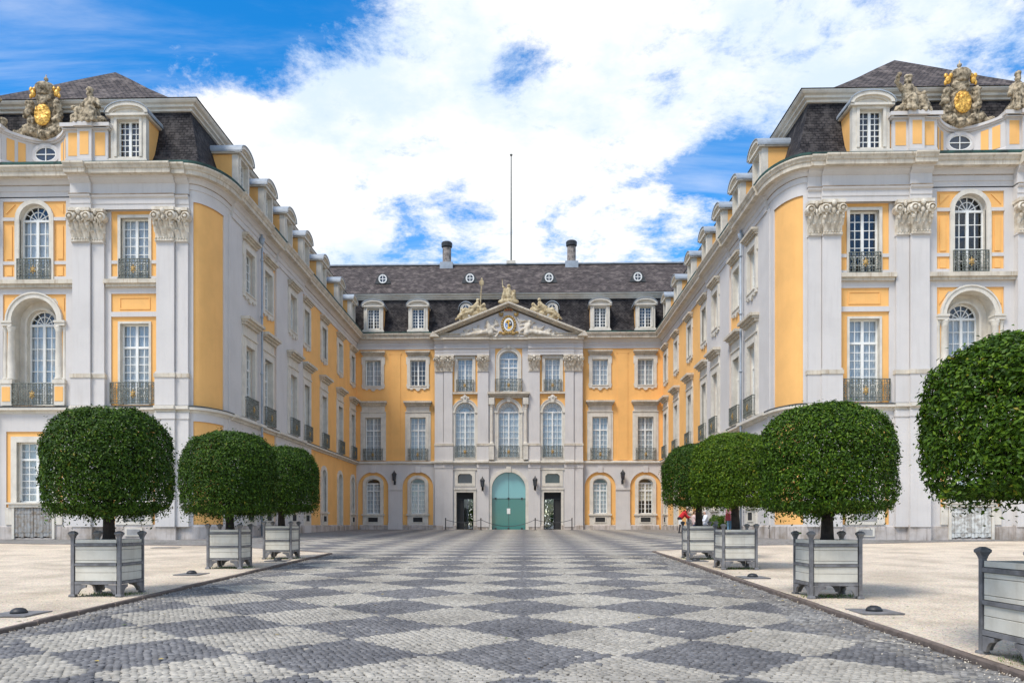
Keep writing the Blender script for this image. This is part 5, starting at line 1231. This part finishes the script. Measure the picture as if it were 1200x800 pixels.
# ------------------------------------------------------------------ planters
M_CREAM = mat('cream_paint', (0.66, 0.625, 0.535), 0.55, 0.04, 3, 0.1, 30, col2=(0.58, 0.54, 0.45), streak=0.3, streakcol=(0.40, 0.34, 0.25), spec=.4)
M_STEEL = mat('grey_painted_steel', (0.19, 0.187, 0.19), 0.5, 0.12, 5, 0.1, 40, col2=(0.105, 0.10, 0.10))
M_SOIL = mat('soil', (0.05, 0.035, 0.025), 0.95, 0.3, 12)
PW = .83
def planter(M, label):
    t = bpy.data.objects.new('planter', None); COL.objects.link(t); WM[t] = M; t.matrix_local = M; tag(t, label, 'planter', 'square tree planters along the avenue')
    h = PW/2
    if 'post' not in PM:
        mb = MB(); mb.box(-.029, .029, -.029, .029, .0, 1.10)
        mb.rings([[(x*q, y*q, z) for x, y in ((-.04, -.04), (.04, -.04), (.04, .04), (-.04, .04))] for q, z in ((1.35, 0), (1.35, .03), (1.15, .05))]); PM['post'] = mb.mesh('post', M_STEEL)
        mb = MB(); mb.rings([[(x*q, y*q, z) for x, y in ((-.04, -.04), (.04, -.04), (.04, .04), (-.04, .04))] for q, z in ((.8, 1.10), (.9, 1.12), (1.2, 1.155), (1.55, 1.175), (1.55, 1.20), (1.2, 1.215), (.5, 1.235))]); PM['cap'] = mb.mesh('post_cap', M_STEEL)
        for k, (z0, z1) in {'rail_top': (.950, 1.000), 'rail_mid': (.582, .628), 'rail_low': (.235, .29)}.items():
            mb = MB(); mb.box(-h+.045, h-.045, -.012, .035, z0, z1); PM[k] = mb.mesh('rail', M_STEEL)
        for i, (z0, z1) in enumerate(((1.006, 1.075), (.885, .944), (.69, .879), (.634, .684), (.455, .576), (.297, .449))):
            mb = MB(); b = .004
            mb.rings([[(x*q, y, z) for x, z in ((-h+.045, z0), (h-.045, z0), (h-.045, z1), (-h+.045, z1))] if False else [(-h+.047, y, z0+e), (h-.047, y, z0+e), (h-.047, y, z1-e), (-h+.047, y, z1-e)] for q, y, e in ((1, -.04, 0), (1, .008, 0), (1, .012, b))]); PM['board%d' % i] = mb.mesh('board', M_CREAM)
        mb = MB(); q = arc(.30, .17, 8, 0, 0)
        prof = [(-h+.045, .224), (-h+.045, .05), (-h+.10, .05), (-h+.12, .10), (-h+.15, .145), (-h+.20, .17), (-h+.24, .175), (-h+.25, .224)]
        mb.prism(prof, -.01, .03); PM['foot_l'] = mb.mesh('foot_bracket', M_STEEL)
        mb = MB(); mb.prism([(-x, z) for x, z in reversed(prof)], -.01, .03); PM['foot_r'] = mb.mesh('foot_bracket', M_STEEL)
        mb = MB(); mb.box(-h+.03, h-.03, -h+.03, h-.03, .23, .96); PM['liner'] = mb.mesh('liner', M_BLACK)
        mb = MB(); g = 8
        vv = [[(-h+.06+(PW-.12)*i/g, -h+.06+(PW-.12)*j/g, .965+rnd.uniform(0, .04)) for i in range(g+1)] for j in range(g+1)]
        for a, b in zip(vv, vv[1:]): mb.strip(a, b)
        PM['soil'] = mb.mesh('soil', M_SOIL)
    for sx in (-1, 1):
        for sy in (-1, 1):
            Mp = M @ T((sx*h, sy*h, 0)); p = link('post', PM['post'], t, Mp); link('post_cap', PM['cap'], p, Mp)
    for k in range(4):
        Mk = M @ Matrix.Rotation(k*PI/2, 4, 'Z') @ T((0, h, 0))
        for r in ('rail_top', 'rail_mid', 'rail_low'): link('rail', PM[r], t, Mk)
        for i in range(6): link('board', PM['board%d' % i], t, Mk)
        for f in ('foot_l', 'foot_r'): link('foot_bracket', PM[f], t, Mk)
    link('liner', PM['liner'], t, M); link('soil', PM['soil'], t, M)
    return t
PM = {}
# ------------------------------------------------------------------ clipped trees
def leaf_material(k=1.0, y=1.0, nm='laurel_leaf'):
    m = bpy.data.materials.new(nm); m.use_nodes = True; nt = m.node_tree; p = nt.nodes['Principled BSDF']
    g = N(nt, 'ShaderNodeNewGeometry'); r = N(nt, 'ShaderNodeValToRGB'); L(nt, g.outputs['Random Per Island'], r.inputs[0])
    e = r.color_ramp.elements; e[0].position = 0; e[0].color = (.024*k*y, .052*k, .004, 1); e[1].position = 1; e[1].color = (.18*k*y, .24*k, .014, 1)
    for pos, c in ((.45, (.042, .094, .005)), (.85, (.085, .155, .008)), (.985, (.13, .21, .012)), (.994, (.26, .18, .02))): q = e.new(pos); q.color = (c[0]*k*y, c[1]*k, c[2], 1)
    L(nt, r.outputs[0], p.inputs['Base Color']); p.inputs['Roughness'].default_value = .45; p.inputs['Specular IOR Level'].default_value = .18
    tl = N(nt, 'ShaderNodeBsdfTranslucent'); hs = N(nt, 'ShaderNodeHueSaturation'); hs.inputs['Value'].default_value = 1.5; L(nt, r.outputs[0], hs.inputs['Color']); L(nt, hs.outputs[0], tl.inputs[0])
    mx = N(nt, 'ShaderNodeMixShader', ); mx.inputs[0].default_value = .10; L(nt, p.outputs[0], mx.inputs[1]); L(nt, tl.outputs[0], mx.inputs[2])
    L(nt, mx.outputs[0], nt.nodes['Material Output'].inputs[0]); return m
M_LEAF = leaf_material()
M_BARK = mat('dark_bark', (.035, .026, .02), .9, .3, 6, .8, 30)
from mathutils import noise as mnoise
def crown_mesh_leaves(seed, n, R=1.205, H=1.86, ll=.064):
    rs = np.random.RandomState(seed)
    hc = .86; ht = H-hc
    def surf(m):
        d = rs.normal(size=(m, 3)); d /= np.linalg.norm(d, axis=1)[:, None]
        r = np.hypot(d[:, 0], d[:, 1])/R; z = d[:, 2]; up = z > 0
        e = np.where(up, 2.7, 11.0); hz = np.where(up, ht, hc)
        k = (r**e+(np.abs(z)/hz)**e)**(-1/e)
        return d*k[:, None], d
    P, D = surf(n)
    lump = np.array([mnoise.noise(Vector(p)*2.6+Vector((seed, 0, 0)))+.5*mnoise.noise(Vector(p)*6) for p in P])
    depth = 1+.062*lump-np.abs(rs.normal(0, .055, n)); ins = rs.uniform(size=n) < .24; depth[ins] -= rs.uniform(.08, .45, ins.sum())
    out = rs.uniform(size=n) < .05; depth[out] += rs.uniform(.0, .05, out.sum()); far = rs.uniform(size=n) < .006; depth[far] += rs.uniform(.04, .10, far.sum())
    P = P*depth[:, None]
    low = P[:, 2] < -hc*.8                                  # ragged lower edge with hanging sprigs
    P[low, 2] -= np.abs(rs.normal(0, .045, low.sum()))*(1+1.6*(np.sin(np.arctan2(P[low, 1], P[low, 0])*5+seed) > .6))
    gap = np.array([mnoise.noise(Vector(p)*3.3+Vector((0, seed*3.1, 5))) for p in P]); P_keep = ~((gap > .42) & (P[:, 2] < .25) & (rs.uniform(size=n) < .75))
    P, D = P[P_keep], D[P_keep]; n = len(P)
    Nn = D+rs.normal(0, .55, (n, 3))+np.array([0, 0, .35]); Nn /= np.linalg.norm(Nn, axis=1)[:, None]
    t = rs.normal(size=(n, 3)); t += D*.5; t -= Nn*(t*Nn).sum(1)[:, None]; t /= np.linalg.norm(t, axis=1)[:, None]; b = np.cross(Nn, t)
    l = ll*rs.uniform(.7, 1.25, n)[:, None]; w = l*.24
    base = P; tip = P+t*l-Nn*l*.12; m1 = P+t*l*.45+b*w+Nn*l*.10; m2 = P+t*l*.45-b*w+Nn*l*.10
    V = np.stack([base, m1, tip, m2], 1); V[..., 2] += hc
    f = (np.arange(n)[:, None, None]*4+np.array([[0, 1, 2], [0, 2, 3]])[None]).reshape(-1)
    me = bpy.data.meshes.new('crown'); me.vertices.add(n*4); me.vertices.foreach_set('co', V.reshape(-1)); me.loops.add(n*6); me.loops.foreach_set('vertex_index', f)
    me.polygons.add(n*2); me.polygons.foreach_set('loop_start', np.arange(n*2)*3); me.materials.append(M_LEAF); me.update(calc_edges=True)
    return me
def trunk_mesh(seed):
    r = random.Random(seed); mb = MB()
    mb.tube([(0, 0, .95), (.01, 0, 1.05), (.0, .01, 1.4), (-.01, 0, 1.9), (.02, 0, 2.5)], [.135, .112, .098, .085, .06], 10)
    for i in range(9):
        a = i*2.4+r.uniform(-.3, .3); z = r.uniform(1.7, 2.4); e = r.uniform(.6, .95); zz = z+r.uniform(.1, .9)
        mb.tube([(0, 0, z), (math.cos(a)*e*.45, math.sin(a)*e*.45, z+(zz-z)*.6), (math.cos(a)*e, math.sin(a)*e, zz)], [.05, .035, .012], 6)
    return mb.mesh('trunk', M_BARK, True)
CROWNS = [crown_mesh_leaves(1, 50000), crown_mesh_leaves(2, 50000), crown_mesh_leaves(5, 60000, ll=.062)]
LEAFMATS = [M_LEAF, leaf_material(.80, .95, 'shaded_laurel_leaf'), leaf_material(1.22, 1.12, 'lit_laurel_leaf')]  # shaded and lit leaf copies: tree shade and light put into the colour
CV = {}
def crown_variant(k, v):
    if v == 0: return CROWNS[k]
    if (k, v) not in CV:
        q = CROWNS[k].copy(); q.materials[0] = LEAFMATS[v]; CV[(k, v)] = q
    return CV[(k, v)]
TRUNKS = [trunk_mesh(3), trunk_mesh(4)]
def tree(x, y, z, k, sc, rot, label, dz=1.60, v=0):
    t = root('clipped_tree', (x, y, z), label, 'tree', 'round clipped trees in planters')
    link('trunk', TRUNKS[k % 2], t, T((x, y, z)) @ Matrix.Rotation(rot, 4, 'Z'))
    link('crown', crown_variant(k, v), t, T((x, y, z+dz)) @ Matrix.Rotation(rot, 4, 'Z') @ Matrix.Scale(sc[0], 4, (1, 0, 0)) @ Matrix.Scale(sc[0], 4, (0, 1, 0)) @ Matrix.Scale(sc[1], 4, (0, 0, 1)))
def ix(px, Y):
    t = (px-589.2)/933.3; c, s = math.cos(.0269), math.sin(.0269); return CAM[0]+(t*Y*c-Y*s)/(c+t*s)
PL = [  # inner front corner x, front y, side, crown, scale, labels
    (ix(140, 13.85), 13.85, -1, 0, (.91, .97), 'nearest planter on the left gravel, cream boards in a grey frame', 'round clipped tree in the nearest left planter, in front of the left pavilion'),
    (ix(281, 20.3), 20.3, -1, 1, (1.02, 1.09), 'second planter on the left gravel, between the nearest and the farthest left ones', 'round clipped tree in the second left planter, in front of the rounded corner'),
    (ix(341, 24.2), 24.2, -1, 0, (.94, 1.02), 'farthest and smallest-looking planter on the left gravel', 'smallest-looking clipped tree on the left, in the farthest left planter'),
    (ix(1152, 8.71), 7.88, 1, 2, (.95, .86), 'planter cut by the right edge of the photo, nearest of all', 'large clipped tree cut by the right edge of the photo'),
    (ix(951, 13.85), 13.85, 1, 1, (.94, .97), 'second planter from the right edge, standing complete on the right gravel', 'round clipped tree before the yellow rounded corner of the right wing'),
    (ix(847.5, 20.3), 20.3, 1, 0, (.93, .94), 'third planter from the right edge, overlapping the farthest right planter', 'clipped tree in the third right planter, beside the standing people'),
    (ix(806.5, 24.2), 24.2, 1, 1, (.93, .94), 'farthest right planter, next to the person in red', 'clipped tree farthest back on the right, above the person in red'),
]
ws = []
for i, (x, y, sd, k, sc, l1, l2) in enumerate(PL):
    cx = x+sd*PW/2; cy = y+PW/2; z = gzf(cx, cy)+.03
    planter(T((cx, cy, z)) @ Matrix.Scale(.94, 4, (0, 0, 1)) @ Matrix.Rotation((.0, .01, -.012, .02, -.01, .008, 0)[i], 4, 'Z'), l1)
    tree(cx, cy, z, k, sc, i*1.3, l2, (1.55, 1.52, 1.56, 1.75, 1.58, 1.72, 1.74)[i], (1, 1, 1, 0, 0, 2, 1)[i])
    ws += [(cx, cy-.1, .55, 240), (cx+.45, cy+.1, .25, 60)]
ws += [(9.5, 12.3, .5, 40), (14, 16, 1.2, 60), (-9, 13, .4, 30)]
weeds(ws)

# ------------------------------------------------------------------ floor lights in the gravel
lt = [(-6.15, 11.55, 'dome floor light at the left edge, in front of the nearest left planter'), (-6.55, 18.6, 'dome floor light between the first and second left planters'), (-6.0, 23.4, 'dome floor light beside the farthest left planter'),
      (6.55, 12.1, 'dome floor light in front of the complete right planter'), (6.42, 18.0, 'dome floor light between the second and third right planters'), (6.35, 23.6, 'dome floor light in front of the farthest right planter')]
for x, y, lab in lt:
    z = gzf(x, y)+.036; t = root('floor_light', (x, y, z), lab, 'floor light', 'dome lights in the gravel')
    mb = MB(); mb.box(x-.30, x+.30, y-.34, y+.34, z, z+.02); mb.build('cover_plate', M_STEEL, t)
    mb = MB(); mb.lathe([(.12, .021), (.115, .05), (.09, .08), (.05, .098), (.01, .10)], (x, y, z), 14); mb.build('dome', M_BLACK, t, True)
x, y = -12.6, 30.6; z = gzf(x, y)+.036; mb = MB(); mb.box(x-.5, x+.5, y-.3, y+.3, z, z+.012)
for i in range(8): mb.box(x-.46+.12*i, x-.40+.12*i, y-.26, y+.26, z+.012, z+.018)
tag(mb.build('drain_cover', M_STEEL), 'flat iron drain cover in the left gravel behind the planters', 'drain cover')

# ------------------------------------------------------------------ lanterns and chain at the entrance
def lantern(x, d, z, lab):
    y = YB-d; t = root('wall_lantern', (x, y, z), lab, 'lantern', 'black wall lanterns')
    mb = MB(); mb.tube([(x, y, z+.1), (x, y-.3, z+.02), (x, y-.38, z+.18)], .03, 6); mb.box(x-.09, x+.09, y-.03, y, z-.05, z+.28); mb.build('bracket', M_BLACK, t)
    c = (x, y-.38, z+.12); mb = MB(); q8 = .8
    mb.rings([[(c[0]+.8*r*math.cos(PI/3*i), c[1]+.8*r*math.sin(PI/3*i), c[2]+.8*h) for i in range(6)] for r, h in ((.08, .18), (.15, .20), (.15, .24))]); 
    mb.rings([[(c[0]+.8*r*math.cos(PI/3*i), c[1]+.8*r*math.sin(PI/3*i), c[2]+.8*h) for i in range(6)] for r, h in ((.27, .84), (.27, .88), (.14, 1.06), (.08, 1.1), (.05, 1.2), (.01, 1.3))])
    for i in range(6): mb.tube([(c[0]+.12*math.cos(PI/3*i), c[1]+.12*math.sin(PI/3*i), c[2]+.176), (c[0]+.19*math.cos(PI/3*i), c[1]+.19*math.sin(PI/3*i), c[2]+.69)], .014, 4)
    mb.build('lantern_frame', M_BLACK, t)
    mb = MB(); mb.rings([[(c[0]+.8*r*math.cos(PI/3*i), c[1]+.8*r*math.sin(PI/3*i), c[2]+.8*h) for i in range(6)] for r, h in ((.14, .24), (.23, .84))]); mb.build('glass', M_GLASSD, t)
lantern(-9.6, .13, 5.0, 'black lantern on the pier between the two left ground floor windows'); lantern(9.5, .13, 5.05, 'black lantern on the pier between the two right ground floor windows')
lantern(-2.17, .58, 4.45, 'black lantern left of the teal arched door'); lantern(2.2, .58, 4.5, 'black lantern right of the teal arched door')
t = root('chain_barrier', (0, 65.2, 1.17), 'low black chain barrier on posts in front of the entrance doors', 'barrier')
px_ = [-5.15, -2.25, 2.2, 5.2]; yc = 65.2
for x in px_:
    mb = MB(); z = gzf(x, yc); mb.tube([(x, yc, z), (x, yc, z+.9)], .04, 8); mb.sphere((x, yc, z+.93), .06, 8, 5); mb.lathe([(.14, 0), (.13, .03), (.05, .05)], (x, yc, z), 10); mb.build('post', M_BLACK, t)
for a, b, s_ in ((px_[0], px_[1], .25), (px_[1], px_[2], .55), (px_[2], px_[3], .25)):
    n = 14; z = gzf(a, yc)+.85; mb = MB(); mb.tube([(a+(b-a)*i/n, yc, z-s_*(1-(2*i/n-1)**2)) for i in range(n+1)], .022, 5); mb.build('chain', M_BLACK, t)

# ------------------------------------------------------------------ people, cafe table and pots
M_SKIN = mat('skin', (.55, .33, .23), .6, .05, obj=True)
def cloth(n, c): return mat(n, c, .9, .08, 8, .2, 20, obj=True)
def person(x, y, rot, label, P, z=None):
    z = gzf(x, y) if z is None else z; M = T((x, y, z)) @ Matrix.Rotation(rot, 4, 'Z')
    t = bpy.data.objects.new('person', None); COL.objects.link(t); WM[t] = M; t.matrix_local = M; tag(t, label, 'person')
    for nm, caps, m, vx in P: link(nm, sculpt_mesh(nm, caps, [m], vx), t, M)
    return t
def limbs(hip, knee, foot, r=(.085, .06, .045), gap=.10, f=.12):
    c = []
    for sg, k, a in ((-1, knee[0], foot[0]), (1, knee[1], foot[1])):
        c += [((sg*gap, hip[0], hip[1]), (sg*gap, k[0], k[1]), r[0], r[1]), ((sg*gap, k[0], k[1]), (sg*gap, a[0], a[1]), r[1], r[2])]
    return c
def shoes(foot, gap=.10): return [((sg*gap, a[0]-.03, a[1]-.03), (sg*gap, a[0]+.13, a[1]-.05), .045, .04) for sg, a in ((-1, foot[0]), (1, foot[1]))]
def arm(sh, el, wr, sg, r=(.05, .04, .03)): return [((sg*sh[0], sh[1], sh[2]), (sg*el[0], el[1], el[2]), r[0], r[1]), ((sg*el[0], el[1], el[2]), (sg*wr[0], wr[1], wr[2]), r[1], r[2])]
def hand(w, d=(0, .06, -.06), sg=1):
    c = [((sg*w[0], w[1], w[2]), (sg*w[0]+d[0]*.7, w[1]+d[1]*.7, w[2]+d[2]*.7), .03, .032)]
    for i in range(4): c.append(((sg*w[0]+(i-1.5)*.016+d[0]*.7, w[1]+d[1]*.7, w[2]+d[2]*.7), (sg*w[0]+(i-1.5)*.02+d[0]*1.7, w[1]+d[1]*(1.5+.1*(i % 3)), w[2]+d[2]*1.7), .01, .008))
    c.append(((sg*w[0]-.03*sg, w[1]+.01, w[2]-.01), (sg*w[0]-.055*sg, w[1]+.05, w[2]-.03), .012, .009)); return c
def head(c, tilt=0.0):
    x, y, z = c; return [((x, y, z), (.075, .092, .11)), ((x, y+.03, z-.07), (.055, .06, .055)), ((x, y+.095, z-.015), (.014, .022, .03)), ((x-.078, y, z-.01), (.014, .025, .035)), ((x+.078, y, z-.01), (.014, .025, .035)), ((x, y-.01, z-.09), (x, y-.03, z-.2), .055, .06)]
def hair(c, k=1.0): x, y, z = c; return [((x, y-.02, z+.035), (.085*k, .098*k, .10*k)), ((x, y-.05, z-.02), (.08*k, .07*k, .09*k))]
# person in red, bending forward (faces +x)
f = [(-.05, .07), (.10, .07)]; hd = (0, .52, 1.46)
person(11.15, 50.6, -PI/2, 'person in a red jacket and black trousers, bending forward beside the farthest right planter', [
    ('body', head(hd)+arm((.19, .28, 1.26), (.22, .45, 1.02), (.20, .68, .98), 1, (.04, .035, .028))+arm((.19, .28, 1.26), (.22, .42, 1.0), (.20, .62, .90), -1, (.04, .035, .028))+hand((.20, .68, .98))+hand((.20, .62, .90), sg=-1)+[((0, .42, 1.34), (0, .48, 1.40), .05, .05)], M_SKIN, .022),
    ('hair', hair(hd), cloth('brown_hair', (.05, .03, .02)), .022),
    ('jacket', [((0, -.02, .92), (0, .30, 1.28), .15, .17), ((-.17, .27, 1.27), (.17, .27, 1.27), .08, .08)]+arm((.19, .28, 1.26), (.22, .45, 1.02), (.2, .60, .99), 1, (.065, .055, .045))+arm((.19, .28, 1.26), (.22, .42, 1.0), (.2, .56, .92), -1, (.065, .055, .045)), cloth('red_cloth', (.55, .02, .025)), .03),
    ('trousers', limbs((-.05, .92), [(.02, .5), (.12, .5)], f)+[((-.1, -.05, .92), (.1, -.05, .92), .12, .12)], cloth('black_cloth', (.015, .015, .02)), .03), ('shoes', shoes(f), M_BLACK, .02)])
mb = MB(); mb.box(10.98, 11.2, 50.25, 50.29, gzf(11, 50)+.55, gzf(11, 50)+.85); tag(mb.build('paper_bag', M_WHITE), 'white bag held by the person in red', 'bag')
# two people seated at the cafe table
def seated(x, y, rot, label, hc, sc_, tc):
    f = [(.42, .07), (.45, .07)]; hd = (0, .04, 1.28)
    person(x, y, rot, label, [('body', head(hd)+arm((.19, .0, 1.02), (.25, .12, .78), (.18, .38, .76), 1, (.04, .035, .028))+arm((.19, 0, 1.02), (.25, .12, .78), (.16, .36, .76), -1, (.04, .035, .028))+hand((.18, .38, .76), (0, .07, -.01))+hand((.16, .36, .76), (0, .07, -.01), -1), M_SKIN, .022),
        ('hair', hair(hd), hc, .022), ('shirt', [((0, 0, .5), (0, 0, 1.0), .16, .16), ((-.16, 0, 1.02), (.16, 0, 1.02), .08, .08)]+arm((.19, .0, 1.02), (.25, .12, .78), (.2, .26, .77), 1, (.065, .055, .05))+arm((.19, 0, 1.02), (.25, .12, .78), (.2, .26, .77), -1, (.065, .055, .05)), sc_, .03),
        ('trousers', limbs((.0, .5), [(.40, .5), (.42, .5)], f)+[((-.09, 0, .5), (.09, 0, .5), .12, .12)], tc, .03), ('shoes', shoes(f), M_BLACK, .02)])
    z = gzf(x, y); Mc = T((x, y, z)) @ Matrix.Rotation(rot, 4, 'Z'); c = bpy.data.objects.new('chair', None); COL.objects.link(c); WM[c] = Mc; c.matrix_local = Mc
    tag(c, 'wire cafe chair under '+label.split(',')[0], 'chair', 'cafe chairs')
    mb = MB(); mb.box(-.22, .22, -.22, .22, .36, .385); link('seat', mb.mesh('seat', M_STEEL), c, Mc)
    mb = MB(); mb.box(-.22, .22, -.25, -.225, .5, .85); link('backrest', mb.mesh('backrest', M_STEEL), c, Mc)
    for a in (-.2, .2):
        for b in (-.2, .2): mb = MB(); mb.tube([(a, b, 0), (a, b, .36 if b > 0 else .8)], .014, 6); link('leg', mb.mesh('leg', M_STEEL), c, Mc)
seated(ix(813.5, 48.2), 48.2, -PI/2, 'seated person with brown hair in a pale top, left of the tree trunk', cloth('chestnut_hair', (.12, .05, .02)), cloth('pink_cloth', (.62, .45, .42)), cloth('navy_cloth', (.03, .04, .09)))
seated(ix(827, 47.4), 47.4, PI/2, 'seated person with white hair in a white shirt, right of the tree trunk', cloth('white_hair', (.55, .52, .5)), cloth('white_cloth', (.72, .73, .78)), cloth('grey_cloth', (.12, .12, .13)))
x, y = ix(820, 47.8), 47.8; z = gzf(x, y); t = root('cafe_table', (x, y, z), 'small round cafe table between the seated people', 'table')
mb = MB(); mb.lathe([(.36, .70), (.37, .72), (.36, .735)], (x, y, z), 18); mb.build('tabletop', M_WHITE, t); mb = MB(); mb.lathe([(.22, 0), (.21, .03), (.03, .05), (.03, .70)], (x, y, z), 12); mb.build('pedestal', M_STEEL, t)
# standing pair
def standing(x, y, rot, label, hc, top, tr, bag=None):
    f = [(0, .07), (.04, .07)]; hd = (0, .02, 1.62)
    return person(x, y, rot, label, [('body', head(hd)+arm((.20, 0, 1.38), (.25, .03, 1.08), (.22, .2, .98), 1, (.042, .036, .028))+arm((.20, 0, 1.38), (.25, .0, 1.08), (.25, .1, .84), -1, (.042, .036, .028))+hand((.22, .2, .98))+hand((.25, .1, .84), (0, .02, -.09), -1), M_SKIN, .022), ('hair', hair(hd, 1.05), hc, .022),
        ('shirt', [((0, 0, .95), (0, 0, 1.36), .16, .17), ((-.18, 0, 1.38), (.18, 0, 1.38), .075, .075)]+arm((.20, 0, 1.38), (.25, .03, 1.08), (.23, .15, 1.0), 1, (.06, .052, .045))+arm((.20, 0, 1.38), (.25, .0, 1.08), (.25, .06, .92), -1, (.06, .052, .045)), top, .03),
        ('trousers', limbs((0, .92), [(.03, .5), (.03, .5)], f, (.09, .068, .055))+[((-.09, 0, .93), (.09, 0, .93), .125, .125)], tr, .03), ('shoes', shoes(f), M_BLACK, .02)])
standing(ix(855.5, 43.9), 43.9, .4, 'standing person in pale blue jeans and rose top with a dark red bag', cloth('dark_hair', (.04, .025, .02)), cloth('rose_cloth', (.5, .22, .24)), cloth('pale_jeans', (.20, .36, .50)))
standing(ix(860.5, 44.5), 44.5, -.3, 'standing person in a light blue shirt and dark trousers, half behind the trunk', cloth('grey_hair', (.2, .18, .17)), cloth('blue_shirt', (.30, .47, .78)), cloth('navy_trousers', (.02, .025, .06)))
bx_ = ix(853, 43.62); mb = MB(); z = gzf(bx_, 43.7); mb.rings([[(bx_+a*q, 43.62+b, z+h) for a, b in ((-.12, -.05), (.12, -.05), (.12, .05), (-.12, .05))] for q, h in ((.8, .80), (1, .86), (1, 1.12), (.7, 1.2))]); mb.tube([(bx_-.08, 43.62, z+1.18), (bx_, 43.68, z+1.38), (bx_+.08, 43.62, z+1.18)], .012, 6)
tag(mb.build('handbag', cloth('dark_red_leather', (.16, .015, .02))), 'dark red shoulder bag of the person in pale jeans', 'bag')
def bush_mesh(seed):
    rs = np.random.RandomState(seed); n = 2600; d = rs.normal(size=(n, 3)); d /= np.linalg.norm(d, axis=1)[:, None]; P = d*rs.uniform(.6, 1.0, n)[:, None]**.5*np.array([.42, .42, .40])
    t = rs.normal(size=(n, 3)); t /= np.linalg.norm(t, axis=1)[:, None]; b = np.cross(d, t); l = .07
    V = np.stack([P, P+t*l*.5+b*l*.25, P+t*l, P+t*l*.5-b*l*.25], 1)
    me = bpy.data.meshes.new('foliage'); me.from_pydata(V.reshape(-1, 3).tolist(), [], [tuple(range(i*4, i*4+4)) for i in range(n)]); me.materials.append(M_LEAF); me.update(); return me
BUSH = bush_mesh(9)
M_POT = mat('dark_pot', (.06, .035, .03), .7, .15)
for x, y, lab in ((ix(839.5, 43.6), 43.6, 'round green bush in a dark pot, left one beside the standing people'), (ix(849, 44.8), 44.8, 'round green bush in a dark pot, right one beside the standing people')):
    z = gzf(x, y); t = root('potted_bush', (x, y, z), lab, 'bush', 'potted bushes'); mb = MB(); mb.lathe([(.2, 0), (.27, .38), (.30, .40), (.28, .42), (.02, .40)], (x, y, z), 14); mb.build('pot', M_POT, t); link('foliage', BUSH, t, T((x, y, z+.72)))
# garden beyond the passage doors
for i, x in enumerate((-3.0, 3.0)):
    z = 1.2; y = 84+i % 2; t = root('garden_shrub', (x, y, z), 'green garden shrub seen through the %s entrance door' % ('left' if x < 0 else 'right'), 'shrub', 'garden shrubs behind the doors')
    mb = MB(); mb.tube([(x, y, z), (x, y, z+1.5)], .08, 6); mb.build('stem', M_BARK, t); link('foliage', BUSH, t, T((x, y, z+1.9)) @ Matrix.Scale(5.5, 4))
